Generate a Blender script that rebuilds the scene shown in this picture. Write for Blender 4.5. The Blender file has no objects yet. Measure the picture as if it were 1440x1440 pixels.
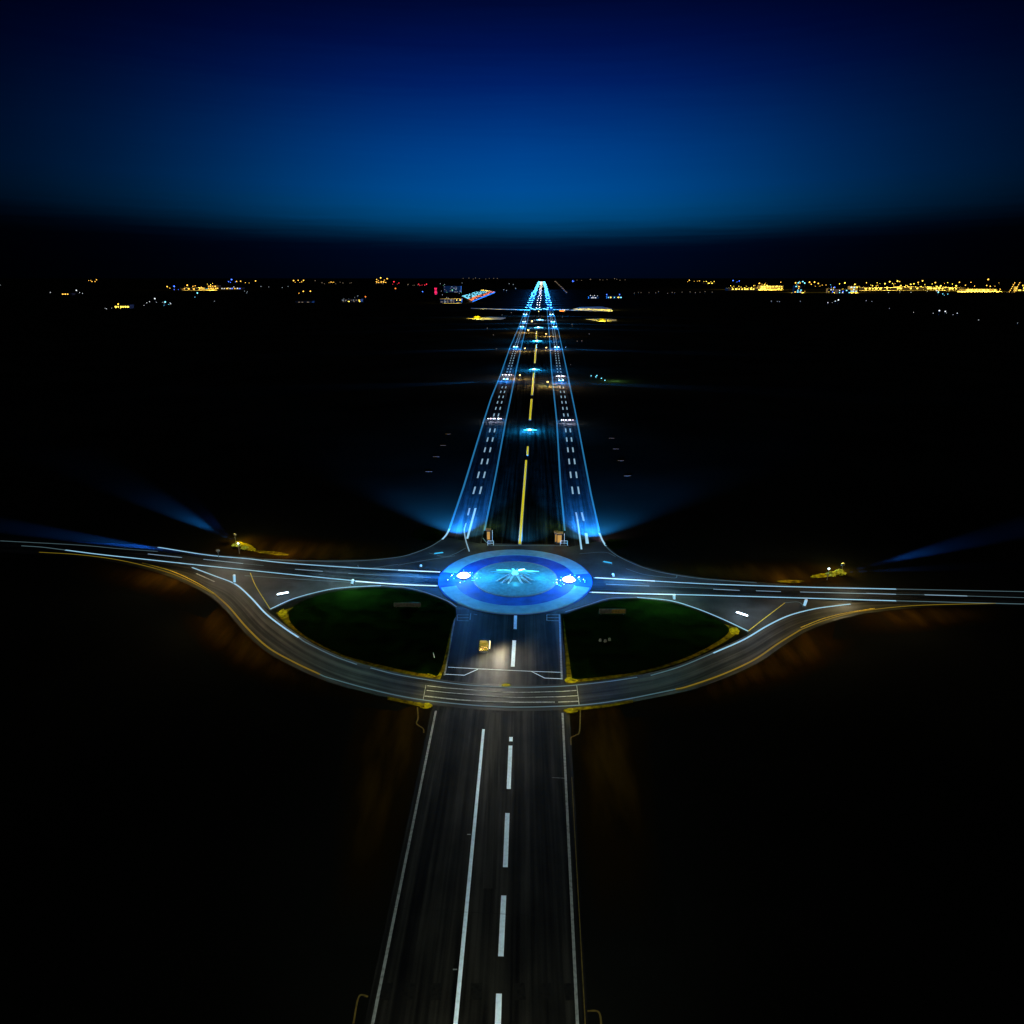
import bpy, math, random
from mathutils import Vector, Matrix
from mathutils.geometry import tessellate_polygon
random.seed(7)
R = math.radians
S = bpy.context.scene
COL = S.collection

# ------------------------------------------------------------------ camera
CAM_H = 65.0
FPX = 950.0                      # focal length in pixels of the 1440 px photograph
PITCH = math.atan((720 - 391) / FPX)
cam = bpy.data.cameras.new('camera'); co = bpy.data.objects.new('camera', cam); COL.objects.link(co)
co.location = (0, 0, CAM_H); co.rotation_euler = (math.pi / 2 - PITCH, 0, 0)
cam.sensor_width = 36; cam.lens = FPX / 1440 * 36; cam.clip_start = 0.5; cam.clip_end = 300000
S.camera = co

def G(px, py, z=0.0):
    """point of the photograph -> ground point (x, y)"""
    u = (px - 720) / FPX; v = (720 - py) / FPX
    dy = math.cos(PITCH) + v * math.sin(PITCH)
    dz = -math.sin(PITCH) + v * math.cos(PITCH)
    t = (z - CAM_H) / dz
    return Vector((u * t, dy * t, z))

# ------------------------------------------------------------------ world: last band of blue dusk over a dark cloud bank
W = bpy.data.worlds.new('World'); S.world = W; W.use_nodes = True
nt = W.node_tree; nt.nodes.clear()
def N(t, ty, **k):
    n = t.nodes.new(ty)
    for a, b in k.items(): setattr(n, a, b)
    return n
def L(t, a, b): t.links.new(a, b)
def s2l(c):
    return tuple(((v / 255) / 12.92 if v / 255 <= 0.04045 else ((v / 255 + 0.055) / 1.055) ** 2.4) for v in c)
def ramp(t, stops, interp='LINEAR'):
    r = N(t, 'ShaderNodeValToRGB'); r.color_ramp.interpolation = interp
    e = r.color_ramp.elements
    while len(e) < len(stops): e.new(0.5)
    for i, (p, c) in enumerate(stops):
        e[i].position = p; e[i].color = (*c, 1) if len(c) == 3 else c
    return r
def mth(t, op, a, b=None, clamp=False):
    m = N(t, 'ShaderNodeMath', operation=op, use_clamp=clamp)
    for i, v in enumerate((a, b)):
        if v is None: continue
        if isinstance(v, (int, float)): m.inputs[i].default_value = v
        else: L(t, v, m.inputs[i])
    return m.outputs[0]
tc = N(nt, 'ShaderNodeTexCoord'); sep = N(nt, 'ShaderNodeSeparateXYZ'); L(nt, tc.outputs['Generated'], sep.inputs[0])
# soft uneven top of the cloud bank
mp = N(nt, 'ShaderNodeMapping'); mp.inputs['Scale'].default_value = (2.2, 2.2, 60)
L(nt, tc.outputs['Generated'], mp.inputs[0])
nz = N(nt, 'ShaderNodeTexNoise'); nz.inputs['Scale'].default_value = 3.2; nz.inputs['Detail'].default_value = 6
L(nt, mp.outputs[0], nz.inputs['Vector'])
wob = mth(nt, 'MULTIPLY', mth(nt, 'SUBTRACT', nz.outputs['Fac'], 0.5), 0.012)
el = mth(nt, 'ADD', mth(nt, 'ARCSINE', sep.outputs['Z']), wob)
axx = mth(nt, 'ABSOLUTE', mth(nt, 'SUBTRACT', sep.outputs['X'], 0.01))
el = mth(nt, 'SUBTRACT', el, mth(nt, 'MULTIPLY', mth(nt, 'MULTIPLY', axx, axx), R(2.6)))   # the bank stands higher to the sides
fac = mth(nt, 'MULTIPLY', el, 1 / R(30), True)
def sk(deg, c): return (deg / 30, s2l(c))
rp = ramp(nt, [sk(0, (0, 7, 26)), sk(1.7, (0, 8, 32)), sk(2.2, (0, 12, 36)), sk(2.8, (0, 28, 56)), sk(3.5, (0, 52, 90)), sk(4.2, (0, 70, 122)), sk(5.1, (0, 78, 140)),
               sk(6.3, (0, 77, 150)), sk(8.7, (0, 66, 142)), sk(11, (0, 50, 124)), sk(13.2, (0, 32, 103)), sk(15.5, (0, 18, 78)), sk(18, (0, 9, 52)), sk(30, (0, 2, 18))])
L(nt, fac, rp.inputs[0])
ax = mth(nt, 'ABSOLUTE', mth(nt, 'SUBTRACT', sep.outputs['X'], 0.01))
ar = ramp(nt, [(0, (1,)*3), (.16, (.84,)*3), (.30, (.48,)*3), (.42, (.22,)*3), (.52, (.10,)*3), (.60, (.05,)*3), (.8, (.04,)*3), (1, (.03,)*3)], 'B_SPLINE')
L(nt, ax, ar.inputs[0])
yb = mth(nt, 'ADD', mth(nt, 'MULTIPLY', sep.outputs['Y'], 1.6, False), 0.15, True)
mx = N(nt, 'ShaderNodeMix', data_type='RGBA', blend_type='MULTIPLY'); mx.inputs['Factor'].default_value = 1
L(nt, rp.outputs[0], mx.inputs['A']); L(nt, ar.outputs[0], mx.inputs['B'])
bg = N(nt, 'ShaderNodeBackground'); L(nt, mx.outputs['Result'], bg.inputs[0]); L(nt, yb, bg.inputs[1])
wo = N(nt, 'ShaderNodeOutputWorld'); L(nt, bg.outputs[0], wo.inputs[0])

# faint moonlight
sl = bpy.data.lights.new('moonlight', 'SUN'); sl.energy = 0.14; sl.angle = R(0.5); sl.color = (.80, .92, 1.0)
so = bpy.data.objects.new('moonlight', sl); so.rotation_euler = (R(32), 0, R(-20)); COL.objects.link(so)
S.view_settings.view_transform = 'Standard'; S.view_settings.look = 'None'
S.view_settings.exposure = 0; S.view_settings.gamma = 1
S.cycles.max_bounces = 4; S.cycles.diffuse_bounces = 1; S.cycles.glossy_bounces = 2
S.cycles.sample_clamp_indirect = 0.6; S.cycles.sample_clamp_direct = 40
S.cycles.use_light_tree = True
S.cycles.volume_bounces = 0

# ------------------------------------------------------------------ lamps
def aim(o, tgt): o.rotation_euler = (Vector(tgt) - o.location).to_track_quat('-Z', 'Y').to_euler()
def point(loc, w, col, r=.3, name='point_light'):
    l = bpy.data.lights.new(name, 'POINT'); l.energy = w; l.color = col; l.shadow_soft_size = r
    o = bpy.data.objects.new(name, l); o.location = loc; COL.objects.link(o); return o
def spot(loc, tgt, w, col, ang=90, blend=.5, r=.3, name='spot_light'):
    l = bpy.data.lights.new(name, 'SPOT'); l.energy = w; l.color = col; l.shadow_soft_size = r
    l.spot_size = R(ang); l.spot_blend = blend
    o = bpy.data.objects.new(name, l); o.location = loc; COL.objects.link(o); aim(o, tgt); return o

# ------------------------------------------------------------------ materials
def mat(name, col, rough=.8, spec=.3, var=.25, scale=1.0, stretch=None, uv=False, bump=0, metal=0, col2=None, detail=5):
    m = bpy.data.materials.new(name); m.use_nodes = True; t = m.node_tree; b = t.nodes['Principled BSDF']
    b.inputs['Roughness'].default_value = rough; b.inputs['Specular IOR Level'].default_value = spec; b.inputs['Metallic'].default_value = metal
    c = N(t, 'ShaderNodeTexCoord'); mp = N(t, 'ShaderNodeMapping'); L(t, c.outputs['UV' if uv else 'Object'], mp.inputs[0])
    mp.inputs['Scale'].default_value = stretch or (1, 1, 1)
    n = N(t, 'ShaderNodeTexNoise'); n.inputs['Scale'].default_value = scale; n.inputs['Detail'].default_value = detail
    L(t, mp.outputs[0], n.inputs['Vector'])
    c2 = col2 or tuple(v * (1 + var) for v in col)
    c1 = col if col2 else tuple(v * (1 - var) for v in col)
    r = ramp(t, [(.33, c1), (.67, c2)]); L(t, n.outputs['Fac'], r.inputs[0]); L(t, r.outputs[0], b.inputs['Base Color'])
    if bump:
        bp = N(t, 'ShaderNodeBump'); bp.inputs['Strength'].default_value = bump; bp.inputs['Distance'].default_value = .05
        n2 = N(t, 'ShaderNodeTexNoise'); n2.inputs['Scale'].default_value = 6; L(t, c.outputs['Object'], n2.inputs['Vector'])
        L(t, n2.outputs['Fac'], bp.inputs['Height']); L(t, bp.outputs[0], b.inputs['Normal'])
    return m
def emit(name, col, s, sample=True, base=(.02, .02, .02)):
    m = bpy.data.materials.new(name); m.use_nodes = True; b = m.node_tree.nodes['Principled BSDF']
    b.inputs['Base Color'].default_value = (*base, 1); b.inputs['Emission Color'].default_value = (*col, 1); b.inputs['Emission Strength'].default_value = s; b.inputs['Specular IOR Level'].default_value = 0; b.inputs['Roughness'].default_value = 1
    if not sample: m.cycles.emission_sampling = 'NONE'
    return m
def road_mat(name, dark, light, bands=.55, spec=.3):
    """asphalt with wheel tracks and lighter streaks running along the road (UV: metres across, metres along)"""
    m = bpy.data.materials.new(name); m.use_nodes = True; t = m.node_tree; b = t.nodes['Principled BSDF']
    b.inputs['Specular IOR Level'].default_value = spec
    c = N(t, 'ShaderNodeTexCoord')
    def nz(sx, sy, sc, det):
        mp = N(t, 'ShaderNodeMapping'); L(t, c.outputs['UV'], mp.inputs[0]); mp.inputs['Scale'].default_value = (sx, sy, 1)
        n = N(t, 'ShaderNodeTexNoise'); n.inputs['Scale'].default_value = sc; n.inputs['Detail'].default_value = det
        L(t, mp.outputs[0], n.inputs['Vector']); return n.outputs['Fac']
    a = nz(bands, .012, 1, 3); d = nz(2.2, .05, 1, 4); e = nz(.25, .16, 1, 6); g = nz(9, 9, 1, 2)
    s = mth(t, 'ADD', mth(t, 'ADD', mth(t, 'MULTIPLY', a, .5), mth(t, 'MULTIPLY', d, .22)), mth(t, 'ADD', mth(t, 'MULTIPLY', e, .18), mth(t, 'MULTIPLY', g, .10)))
    r = ramp(t, [(.42, dark), (.50, tuple((a_ + b_) * .33 for a_, b_ in zip(dark, light))), (.60, light)]); L(t, s, r.inputs[0]); L(t, r.outputs[0], b.inputs['Base Color'])
    rr = ramp(t, [(.40, (.75,)*3), (.62, (.5,)*3)]); L(t, s, rr.inputs[0]); L(t, rr.outputs[0], b.inputs['Roughness'])
    return m
def paint_mat(name, col, wear=.5, uv=True):
    m = bpy.data.materials.new(name); m.use_nodes = True; t = m.node_tree; b = t.nodes['Principled BSDF']
    b.inputs['Roughness'].default_value = .8; b.inputs['Specular IOR Level'].default_value = .05
    c = N(t, 'ShaderNodeTexCoord'); n = N(t, 'ShaderNodeTexNoise'); n.inputs['Scale'].default_value = 2.5; n.inputs['Detail'].default_value = 8
    L(t, c.outputs['Object'], n.inputs['Vector'])
    r = ramp(t, [(.30, tuple(v * (1 - wear) for v in col)), (.55, col)]); L(t, n.outputs['Fac'], r.inputs[0]); L(t, r.outputs[0], b.inputs['Base Color'])
    return m
M = {}
M['ground'] = mat('field_soil', (.0025, .0027, .002), col2=(.006, .0065, .005), scale=.02, rough=1, spec=0)
M['asphalt'] = road_mat('asphalt', (.0010, .0011, .0010), (.018, .0175, .0135), spec=.03)  # lighter lengthwise bands paint in streaks of lit road
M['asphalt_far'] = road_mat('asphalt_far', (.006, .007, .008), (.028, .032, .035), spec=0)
M['asphalt_ring'] = road_mat('asphalt_ring', (.002, .002, .0014), (.028, .028, .020), bands=.8, spec=.08)
M['apron'] = mat('junction_asphalt', (.005, .0065, .007), col2=(.022, .025, .026), scale=.16, detail=9, rough=.75, bump=.2, spec=.1)
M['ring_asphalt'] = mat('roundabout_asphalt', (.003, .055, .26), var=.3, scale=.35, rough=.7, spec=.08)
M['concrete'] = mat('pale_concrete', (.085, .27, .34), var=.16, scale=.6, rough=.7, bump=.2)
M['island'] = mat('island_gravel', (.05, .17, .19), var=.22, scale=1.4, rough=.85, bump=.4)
M['kerb'] = mat('kerb_stone', (.16, .16, .15), var=.2, scale=2)
M['grass'] = mat('grass_cover', (.0005, .0012, .0003), col2=(.0019, .0065, .0007), scale=.35, detail=9, rough=1, spec=0)
M['verge_lit'] = mat('lit_verge', (.06, .052, .003), col2=(.24, .21, .005), scale=1.2, detail=8, rough=1, spec=0)
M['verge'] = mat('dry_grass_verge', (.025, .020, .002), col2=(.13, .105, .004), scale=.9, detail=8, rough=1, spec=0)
M['stemwood'] = mat('shrub_stems', (.030, .014, .004), col2=(.14, .072, .012), stretch=(1, .22, 1), scale=.22, detail=7, rough=1, spec=0)
M['paint'] = paint_mat('white_road_paint', (.68, .84, .92), .16)
M['paint_grey'] = paint_mat('worn_white_paint', (.22, .24, .22), .5)
M['paint_faint'] = paint_mat('ghost_paint', (.0055, .0055, .0042), .7)
M['drain'] = paint_mat('drain_concrete', (.10, .07, .015), .4)
M['paint_yellow'] = paint_mat('yellow_road_paint', (.62, .45, .03), .4)
M['metal'] = mat('dark_steel', (.03, .032, .035), rough=.6, metal=.2, scale=3)
M['white_metal'] = mat('white_steel', (.6, .62, .63), rough=.4, scale=3)
M['yellow'] = mat('yellow_bodywork', (.62, .48, .03), var=.5, scale=5, rough=.45)
M['cover'] = mat('speckled_yellow_cover', (.05, .038, .003), col2=(.60, .48, .02), scale=5, detail=2, rough=.9)
M['rubber'] = mat('tyre_rubber', (.02, .02, .02), rough=.9)
M['wall'] = mat('building_render', (.02, .018, .016), var=.3, scale=.1)
M['roof'] = mat('building_roofing', (.04, .04, .045), var=.3, scale=.1)
M['leaf'] = mat('shrub_leaves', (.10, .14, .01), col2=(.3, .32, .02), scale=1.5)
M['bronze'] = mat('pale_sculpture_metal', (.30, .42, .48), var=.3, scale=1.2, rough=.35, metal=.3)
M['strip'] = emit('blue_line_glow', (.04, .36, .80), .42)  # glow put into the road line colours, in place of light falling on them
M['strip_pale'] = emit('pale_glow', (.34, .66, .90), .9)
M['strip_dim'] = emit('dim_line_glow', (.24, .42, .48), .34)
M['amber_strip'] = emit('yellow_edge_glow', (.62, .42, .02), .35)
M['median_light'] = emit('yellow_line_light', (1, .84, .004), .62)
M['dash_glow'] = emit('lane_dash_glow', (.45, .72, .95), .55)
M['white_hot'] = emit('white_hot_lamp', (.75, .93, 1), 6)
M['kiosk_panel'] = emit('kiosk_panel', (1, .52, .08), .5)
M['pink_hot'] = emit('pinkish_lamp', (1, .72, .8), 2)
M['cyan_hot'] = emit('cyan_hot_glow', (.08, .62, 1), 3.2)
M['cyan_mid'] = emit('cyan_glow', (.04, .48, .85), 1.0)
M['warm_hot'] = emit('warm_lamp', (1, .62, .18), 2.5)
M['cream_hot'] = emit('cream_lamp', (1, .72, .12), .4)
M['sign_face'] = mat('dim_sign_face', (.06, .07, .065), var=.4, scale=2)
M['sign_yellow'] = mat('yellow_sign_face', (.16, .13, .03), var=.4, scale=2)
TOWN = {'amber': ((1, .50, .06), 3.2), 'yellow': ((1, .70, .07), 4.0), 'white': ((.8, .85, .9), 1.6), 'cyan': ((.2, .75, 1), 2.4), 'blue': ((.05, .15, 1), 4),
        'red': ((1, .03, .06), 2.2), 'green': ((.2, 1, .35), 1.2), 'dim': ((.75, .55, .35), .35), 'pink': ((1, .02, .12), 1.6), 'orange': ((1, .22, .02), 2.2),
        'dimwhite': ((.6, .7, .8), .6), 'road_cyan': ((.10, .58, 1), 7), 'road_white': ((1, .85, .62), 5)}
for k, (c, s) in TOWN.items(): M['t_' + k] = emit(k + '_town_light', c, s, sample=False)

# ------------------------------------------------------------------ mesh helpers
class MB:
    def __init__(s): s.v = []; s.f = []; s.uv = []; s.mi = []
    def face(s, pts, uvs=None, mi=0):
        i = len(s.v); s.v += [tuple(p) for p in pts]; s.f.append(tuple(range(i, i + len(pts)))); s.uv.append(uvs); s.mi.append(mi)
    def box(s, c, d, rz=0, mi=0, taper=1.0):
        hx, hy, hz = d[0] / 2, d[1] / 2, d[2] / 2; cs, sn = math.cos(rz), math.sin(rz); P = []
        for z in (-1, 1):
            k = taper if z == 1 else 1
            for x, y in ((-1, -1), (1, -1), (1, 1), (-1, 1)):
                X, Y = x * hx * k, y * hy * k; P.append((c[0] + X * cs - Y * sn, c[1] + X * sn + Y * cs, c[2] + z * hz))
        i = len(s.v); s.v += P
        for q in ((3, 2, 1, 0), (4, 5, 6, 7), (0, 1, 5, 4), (1, 2, 6, 5), (2, 3, 7, 6), (3, 0, 4, 7)):
            s.f.append(tuple(i + k for k in q)); s.uv.append(None); s.mi.append(mi)
        return s
    def tube(s, a, b, r0, r1=None, n=8, mi=0):
        a, b = Vector(a), Vector(b); r1 = r0 if r1 is None else r1
        d = (b - a).normalized(); u = d.orthogonal().normalized(); w = d.cross(u); i = len(s.v)
        for p, r in ((a, r0), (b, r1)):
            for k in range(n):
                t = 2 * math.pi * k / n; s.v.append(tuple(p + (u * math.cos(t) + w * math.sin(t)) * r))
        for k in range(n):
            j = (k + 1) % n; s.f.append((i + k, i + j, i + n + j, i + n + k)); s.uv.append(None); s.mi.append(mi)
        s.f.append(tuple(i + k for k in reversed(range(n)))); s.uv.append(None); s.mi.append(mi)
        s.f.append(tuple(i + n + k for k in range(n))); s.uv.append(None); s.mi.append(mi)
        return s
    def dome(s, c, r, h, n=16, m=5, mi=0):
        i = len(s.v); c = Vector(c)
        for a in range(m):
            t = a / m * math.pi / 2
            for k in range(n):
                p = 2 * math.pi * k / n; s.v.append(tuple(c + Vector((r * math.cos(t) * math.cos(p), r * math.cos(t) * math.sin(p), h * math.sin(t)))))
        s.v.append(tuple(c + Vector((0, 0, h))))
        for a in range(m - 1):
            for k in range(n):
                j = (k + 1) % n; s.f.append((i + a * n + k, i + a * n + j, i + (a + 1) * n + j, i + (a + 1) * n + k)); s.uv.append(None); s.mi.append(mi)
        for k in range(n):
            s.f.append((i + (m - 1) * n + k, i + (m - 1) * n + (k + 1) % n, i + m * n)); s.uv.append(None); s.mi.append(mi)
        return s
    def octa(s, c, r, rz=None, mi=0):
        rz = r if rz is None else rz; i = len(s.v)
        for d in ((r, 0, 0), (0, r, 0), (-r, 0, 0), (0, -r, 0), (0, 0, rz), (0, 0, -rz)): s.v.append((c[0] + d[0], c[1] + d[1], c[2] + d[2]))
        for q in ((0, 1, 4), (1, 2, 4), (2, 3, 4), (3, 0, 4), (1, 0, 5), (2, 1, 5), (3, 2, 5), (0, 3, 5)):
            s.f.append(tuple(i + k for k in q)); s.uv.append(None); s.mi.append(mi)
        return s
    def build(s, name, m, parent=None, smooth=False):
        me = bpy.data.meshes.new(name); me.from_pydata(s.v, [], s.f)
        for x in (m if isinstance(m, (list, tuple)) else [m]): me.materials.append(x)
        if any(u for u in s.uv):
            lay = me.uv_layers.new(name='UVMap')
            for p, u in zip(me.polygons, s.uv):
                if u:
                    for li, q in zip(p.loop_indices, u): lay.data[li].uv = q
        for p, k in zip(me.polygons, s.mi): p.material_index = k; p.use_smooth = smooth
        me.update()
        o = bpy.data.objects.new(name, me); COL.objects.link(o)
        if parent: o.parent = parent
        return o
def empty(name, loc, rz=0):
    o = bpy.data.objects.new(name, None); COL.objects.link(o); o.location = loc; o.rotation_euler = (0, 0, rz); o.empty_display_size = .2; return o
def tag(o, label=None, cat=None, group=None, kind=None):
    if label: o['label'] = label
    if cat: o['category'] = cat
    if group: o['group'] = group
    if kind: o['kind'] = kind
    return o
def struct(o): o['kind'] = 'structure'; return o
def kids(o): return [c for c in COL.objects if c.parent == o]
def copy_thing(root, loc, rz=None, label=None, chs=None):
    c = root.copy(); COL.objects.link(c); c.location = loc
    if rz is not None: c.rotation_euler = (0, 0, rz)
    if label: c['label'] = label
    for ch in (kids(root) if chs is None else chs):
        d = ch.copy(); COL.objects.link(d); d.parent = c
        for g in kids(ch): e = g.copy(); COL.objects.link(e); e.parent = d
    return c

def cat(pts, n=8):
    """Catmull-Rom through world points"""
    P = [Vector(p) for p in pts]; P = [P[0] * 2 - P[1]] + P + [P[-1] * 2 - P[-2]]; out = []
    for i in range(1, len(P) - 2):
        for k in range(n):
            t = k / n; a, b, c, d = P[i - 1:i + 3]
            out.append(.5 * ((2 * b) + (c - a) * t + (2 * a - 5 * b + 4 * c - d) * t * t + (3 * b - a - 3 * c + d) * t ** 3))
    out.append(P[-2]); return out
def gl(pix, z=0, smooth=True, n=8):
    w = [G(x, y) for x, y in pix]
    w = cat(w, n) if smooth and len(w) > 2 else w
    return [Vector((p.x, p.y, z)) for p in w]
def resample(pts, n):
    d = [0]
    for a, b in zip(pts, pts[1:]): d.append(d[-1] + (b - a).length)
    out = []; j = 0
    for i in range(n + 1):
        t = d[-1] * i / n
        while j < len(d) - 2 and d[j + 1] < t: j += 1
        k = (t - d[j]) / max(1e-6, d[j + 1] - d[j]); out.append(pts[j].lerp(pts[j + 1], min(1, k)))
    return out
def ribbon(mb, pts, w, z, w1=None):
    """flat line of width w along pts"""
    L_ = 0; prev = None
    for i, p in enumerate(pts):
        a = pts[max(0, i - 1)]; b = pts[min(len(pts) - 1, i + 1)]; d = (b - a); d.z = 0; d.normalize()
        ww = w if w1 is None else w + (w1 - w) * i / (len(pts) - 1)
        nrm = Vector((-d.y, d.x, 0)) * ww / 2
        l = Vector((p.x, p.y, z)) + nrm; r = Vector((p.x, p.y, z)) - nrm
        if prev: mb.face([prev[1], r, l, prev[0]], [(ww, L_), (ww, L_ + 1), (0, L_ + 1), (0, L_)])
        prev = (l, r); L_ += 1
def band(name, left, right, z, m, n=60, parent=None):
    """road sheet between two edge polylines, UV in metres"""
    a = resample(left, n); b = resample(right, n); mb = MB(); s = 0
    for i in range(n):
        s2 = s + ((a[i + 1] - a[i]).length + (b[i + 1] - b[i]).length) / 2
        w0 = (a[i] - b[i]).length; w1 = (a[i + 1] - b[i + 1]).length
        q = [a[i], b[i], b[i + 1], a[i + 1]]
        q = [Vector((p.x, p.y, z)) for p in q]
        mb.face(q, [(0, s), (w0, s), (w1, s2), (0, s2)]); s = s2
    return mb.build(name, m, parent)
def sheet(name, pts, z, m, parent=None):
    P = [Vector((p.x, p.y, z)) for p in pts]; mb = MB(); mb.v = [tuple(p) for p in P]
    for t in tessellate_polygon([P]):
        a, b, c = (P[i] for i in t)
        if (b - a).cross(c - a).z < 0: t = t[::-1]
        mb.f.append(tuple(t)); mb.uv.append(None); mb.mi.append(0)
    return mb.build(name, m, parent)
def line(pix, w, z, m, parent, name='road_marking', smooth=True, w1=None):
    mb = MB(); ribbon(mb, gl(pix, 0, smooth), w, z, w1); return mb.build(name, m, parent)
def lines(segs, w, z, m, parent, name='road_marking'):
    mb = MB()
    for s in segs: ribbon(mb, gl(s, 0), w, z)
    return mb.build(name, m, parent)
def solid(name, pts, z0, z1, m, parent=None):
    """sheet with a real edge (kerbed platform)"""
    o = MB(); P = [Vector((p.x, p.y, z1)) for p in pts]; i0 = len(o.v)
    for t in tessellate_polygon([P]):
        a, b, c = (P[i] for i in t)
        if (b - a).cross(c - a).z < 0: t = t[::-1]
        o.face([P[i] for i in t])
    for a, b in zip(P, P[1:] + P[:1]): o.face([Vector((a.x, a.y, z0)), Vector((b.x, b.y, z0)), b, a])
    return o.build(name, m, parent)

# ------------------------------------------------------------------ ground
g = MB(); g.face([(-90000, -3000, 0), (90000, -3000, 0), (90000, 160000, 0), (-90000, 160000, 0)]); struct(g.build('ground', M['ground']))

# soil beside the foreground road and outside the curve road
def blobpoly(pix, jit=.6, z=.01):
    w = cat([G(x, y) for x, y in pix + [pix[0]]], 6)[:-1]
    return [Vector((p.x + random.uniform(-jit, jit), p.y + random.uniform(-jit, jit), z)) for p in w]
Z1, Z2, Z3, Z4, Z5 = .02, .04, .06, .08, .10
def soil_mat():  # warm lamp glow and its fade are put into the soil colour
    m = bpy.data.materials.new('lit_soil'); m.use_nodes = True; t = m.node_tree; b = t.nodes['Principled BSDF']
    b.inputs['Roughness'].default_value = 1; b.inputs['Specular IOR Level'].default_value = 0
    c = N(t, 'ShaderNodeTexCoord'); sp = N(t, 'ShaderNodeSeparateXYZ'); L(t, c.outputs['UV'], sp.inputs[0])
    su = mth(t, 'SINE', mth(t, 'MULTIPLY', sp.outputs['X'], math.pi)); sv = mth(t, 'SINE', mth(t, 'MULTIPLY', sp.outputs['Y'], math.pi))
    mp = N(t, 'ShaderNodeMapping'); mp.inputs['Scale'].default_value = (.35, .07, 1); L(t, c.outputs['Object'], mp.inputs[0])
    n = N(t, 'ShaderNodeTexNoise'); n.inputs['Scale'].default_value = 1; n.inputs['Detail'].default_value = 8; L(t, mp.outputs[0], n.inputs['Vector'])
    f = mth(t, 'MULTIPLY', mth(t, 'MULTIPLY', su, sv), mth(t, 'MULTIPLY', n.outputs['Fac'], 1.6))
    r = ramp(t, [(.04, (.004, .0043, .0033)), (.5, (.0085, .0048, .001)), (1.0, (.030, .0165, .002))]); L(t, f, r.inputs[0]); L(t, r.outputs[0], b.inputs['Base Color'])
    return m
M['soil'] = soil_mat()
soil_z = [.008]
def soil(a, b, n=14):
    """strip of bare soil with the warm glow painted in, fading out at its edges"""
    A = resample(gl(a), 24); B = resample(gl(b), 24); mb = MB(); soil_z[0] += .0012
    for i in range(24):
        for k in range(n):
            q = lambda I, K: A[I].lerp(B[I], K / n) + Vector((0, 0, soil_z[0]))
            mb.face([q(i, k), q(i, k + 1), q(i + 1, k + 1), q(i + 1, k)][::-1], [(k / n, i / 24), ((k + 1) / n, i / 24), ((k + 1) / n, (i + 1) / 24), (k / n, (i + 1) / 24)][::-1])
    return struct(mb.build('soil_ground', M['soil']))
soil([(500, 930), (470, 1120), (440, 1330)], [(635, 940), (592, 1120), (560, 1330)])
soil([(780, 930), (798, 1120), (808, 1330)], [(915, 930), (930, 1120), (950, 1330)])
soil([(235, 805), (250, 880), (330, 950), (440, 985), (560, 1000)], [(300, 815), (350, 860), (400, 905), (500, 950), (620, 975)])
soil([(1230, 875), (1200, 920), (1120, 965), (1000, 1000), (880, 1010)], [(1190, 850), (1120, 870), (1060, 910), (980, 945), (860, 975)])
soil([(300, 745), (400, 750), (520, 757), (600, 765)], [(250, 785), (380, 797), (500, 797), (600, 790)])
soil([(900, 785), (1000, 785), (1120, 785), (1230, 797)], [(900, 812), (1000, 822), (1120, 832), (1230, 835)])
soil([(80, 770), (180, 780), (270, 795), (330, 830)], [(90, 812), (170, 830), (230, 850), (290, 870)])
soil([(1180, 850), (1260, 845), (1350, 845), (1440, 847)], [(1170, 900), (1260, 895), (1350, 885), (1440, 872)])

# ------------------------------------------------------------------ curve road below the roundabout
outer = [(-60, 771), (55, 778), (111, 781), (167, 789), (222, 802), (261, 816), (301, 836), (322, 854), (347, 883), (377, 911), (414, 932), (463, 954), (521, 970), (582, 983),
         (649, 991), (715, 995), (782, 994), (830, 991), (880, 984), (921, 976), (967, 966), (1016, 949), (1061, 928), (1095, 905), (1126, 886), (1156, 874), (1187, 865), (1218, 859), (1289, 852), (1400, 849)]
inner = [(-60, 768), (55, 774), (111, 777), (167, 783), (222, 790), (270, 798), (301, 810), (331, 822), (353, 841), (374, 863), (399, 883), (432, 905), (469, 923), (502, 935), (521, 940), (567, 951),
         (649, 963), (720, 967), (782, 966), (820, 963), (863, 958), (896, 953), (915, 950), (957, 938), (1003, 919), (1046, 900), (1080, 880), (1110, 866), (1144, 857), (1171, 853), (1196, 850), (1289, 847), (1400, 846)]
def offs(pts, d):
    out = []
    for i, p in enumerate(pts):
        a = pts[max(0, i - 1)]; b = pts[min(len(pts) - 1, i + 1)]; t = (b - a).normalized(); out.append(p + Vector((-t.y, t.x, 0)) * d)
    return out
ow = gl(outer); iw = gl(inner)
ring = struct(band('curve_road', offs(iw, .7), offs(ow, -1.0), Z3, M['asphalt_ring'], 160))
# main road in the foreground, running on to the roundabout
ml = gl([(641, 857), (622, 950), (606, 1003), (512, 1440), (478, 1600)], smooth=False); mr = gl([(788, 860), (797, 955), (801, 1003), (828, 1440), (838, 1600)], smooth=False)
main = struct(band('main_road', ml, mr, Z2, M['asphalt'], 90))
# cross road
ct = [(-80, 752), (0, 757), (111, 763), (222, 769.5), (292, 780), (371, 788), (500, 798), (619, 804), (835, 813), (921, 817), (1003, 821.5), (1126, 825.5), (1260, 828.5), (1440, 832), (1560, 834)]
cb = [(-80, 766), (0, 769), (92, 774), (194, 786), (278, 795), (342, 802), (400, 808), (466, 814), (536, 821), (616, 825), (829, 834), (924, 836.5), (988, 838), (1126, 842), (1260, 846), (1440, 851), (1560, 854)]
cross = struct(band('cross_road', offs(gl(ct), .5), offs(gl(cb), -.5), Z3 + .01, M['asphalt_far'], 120))
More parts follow.
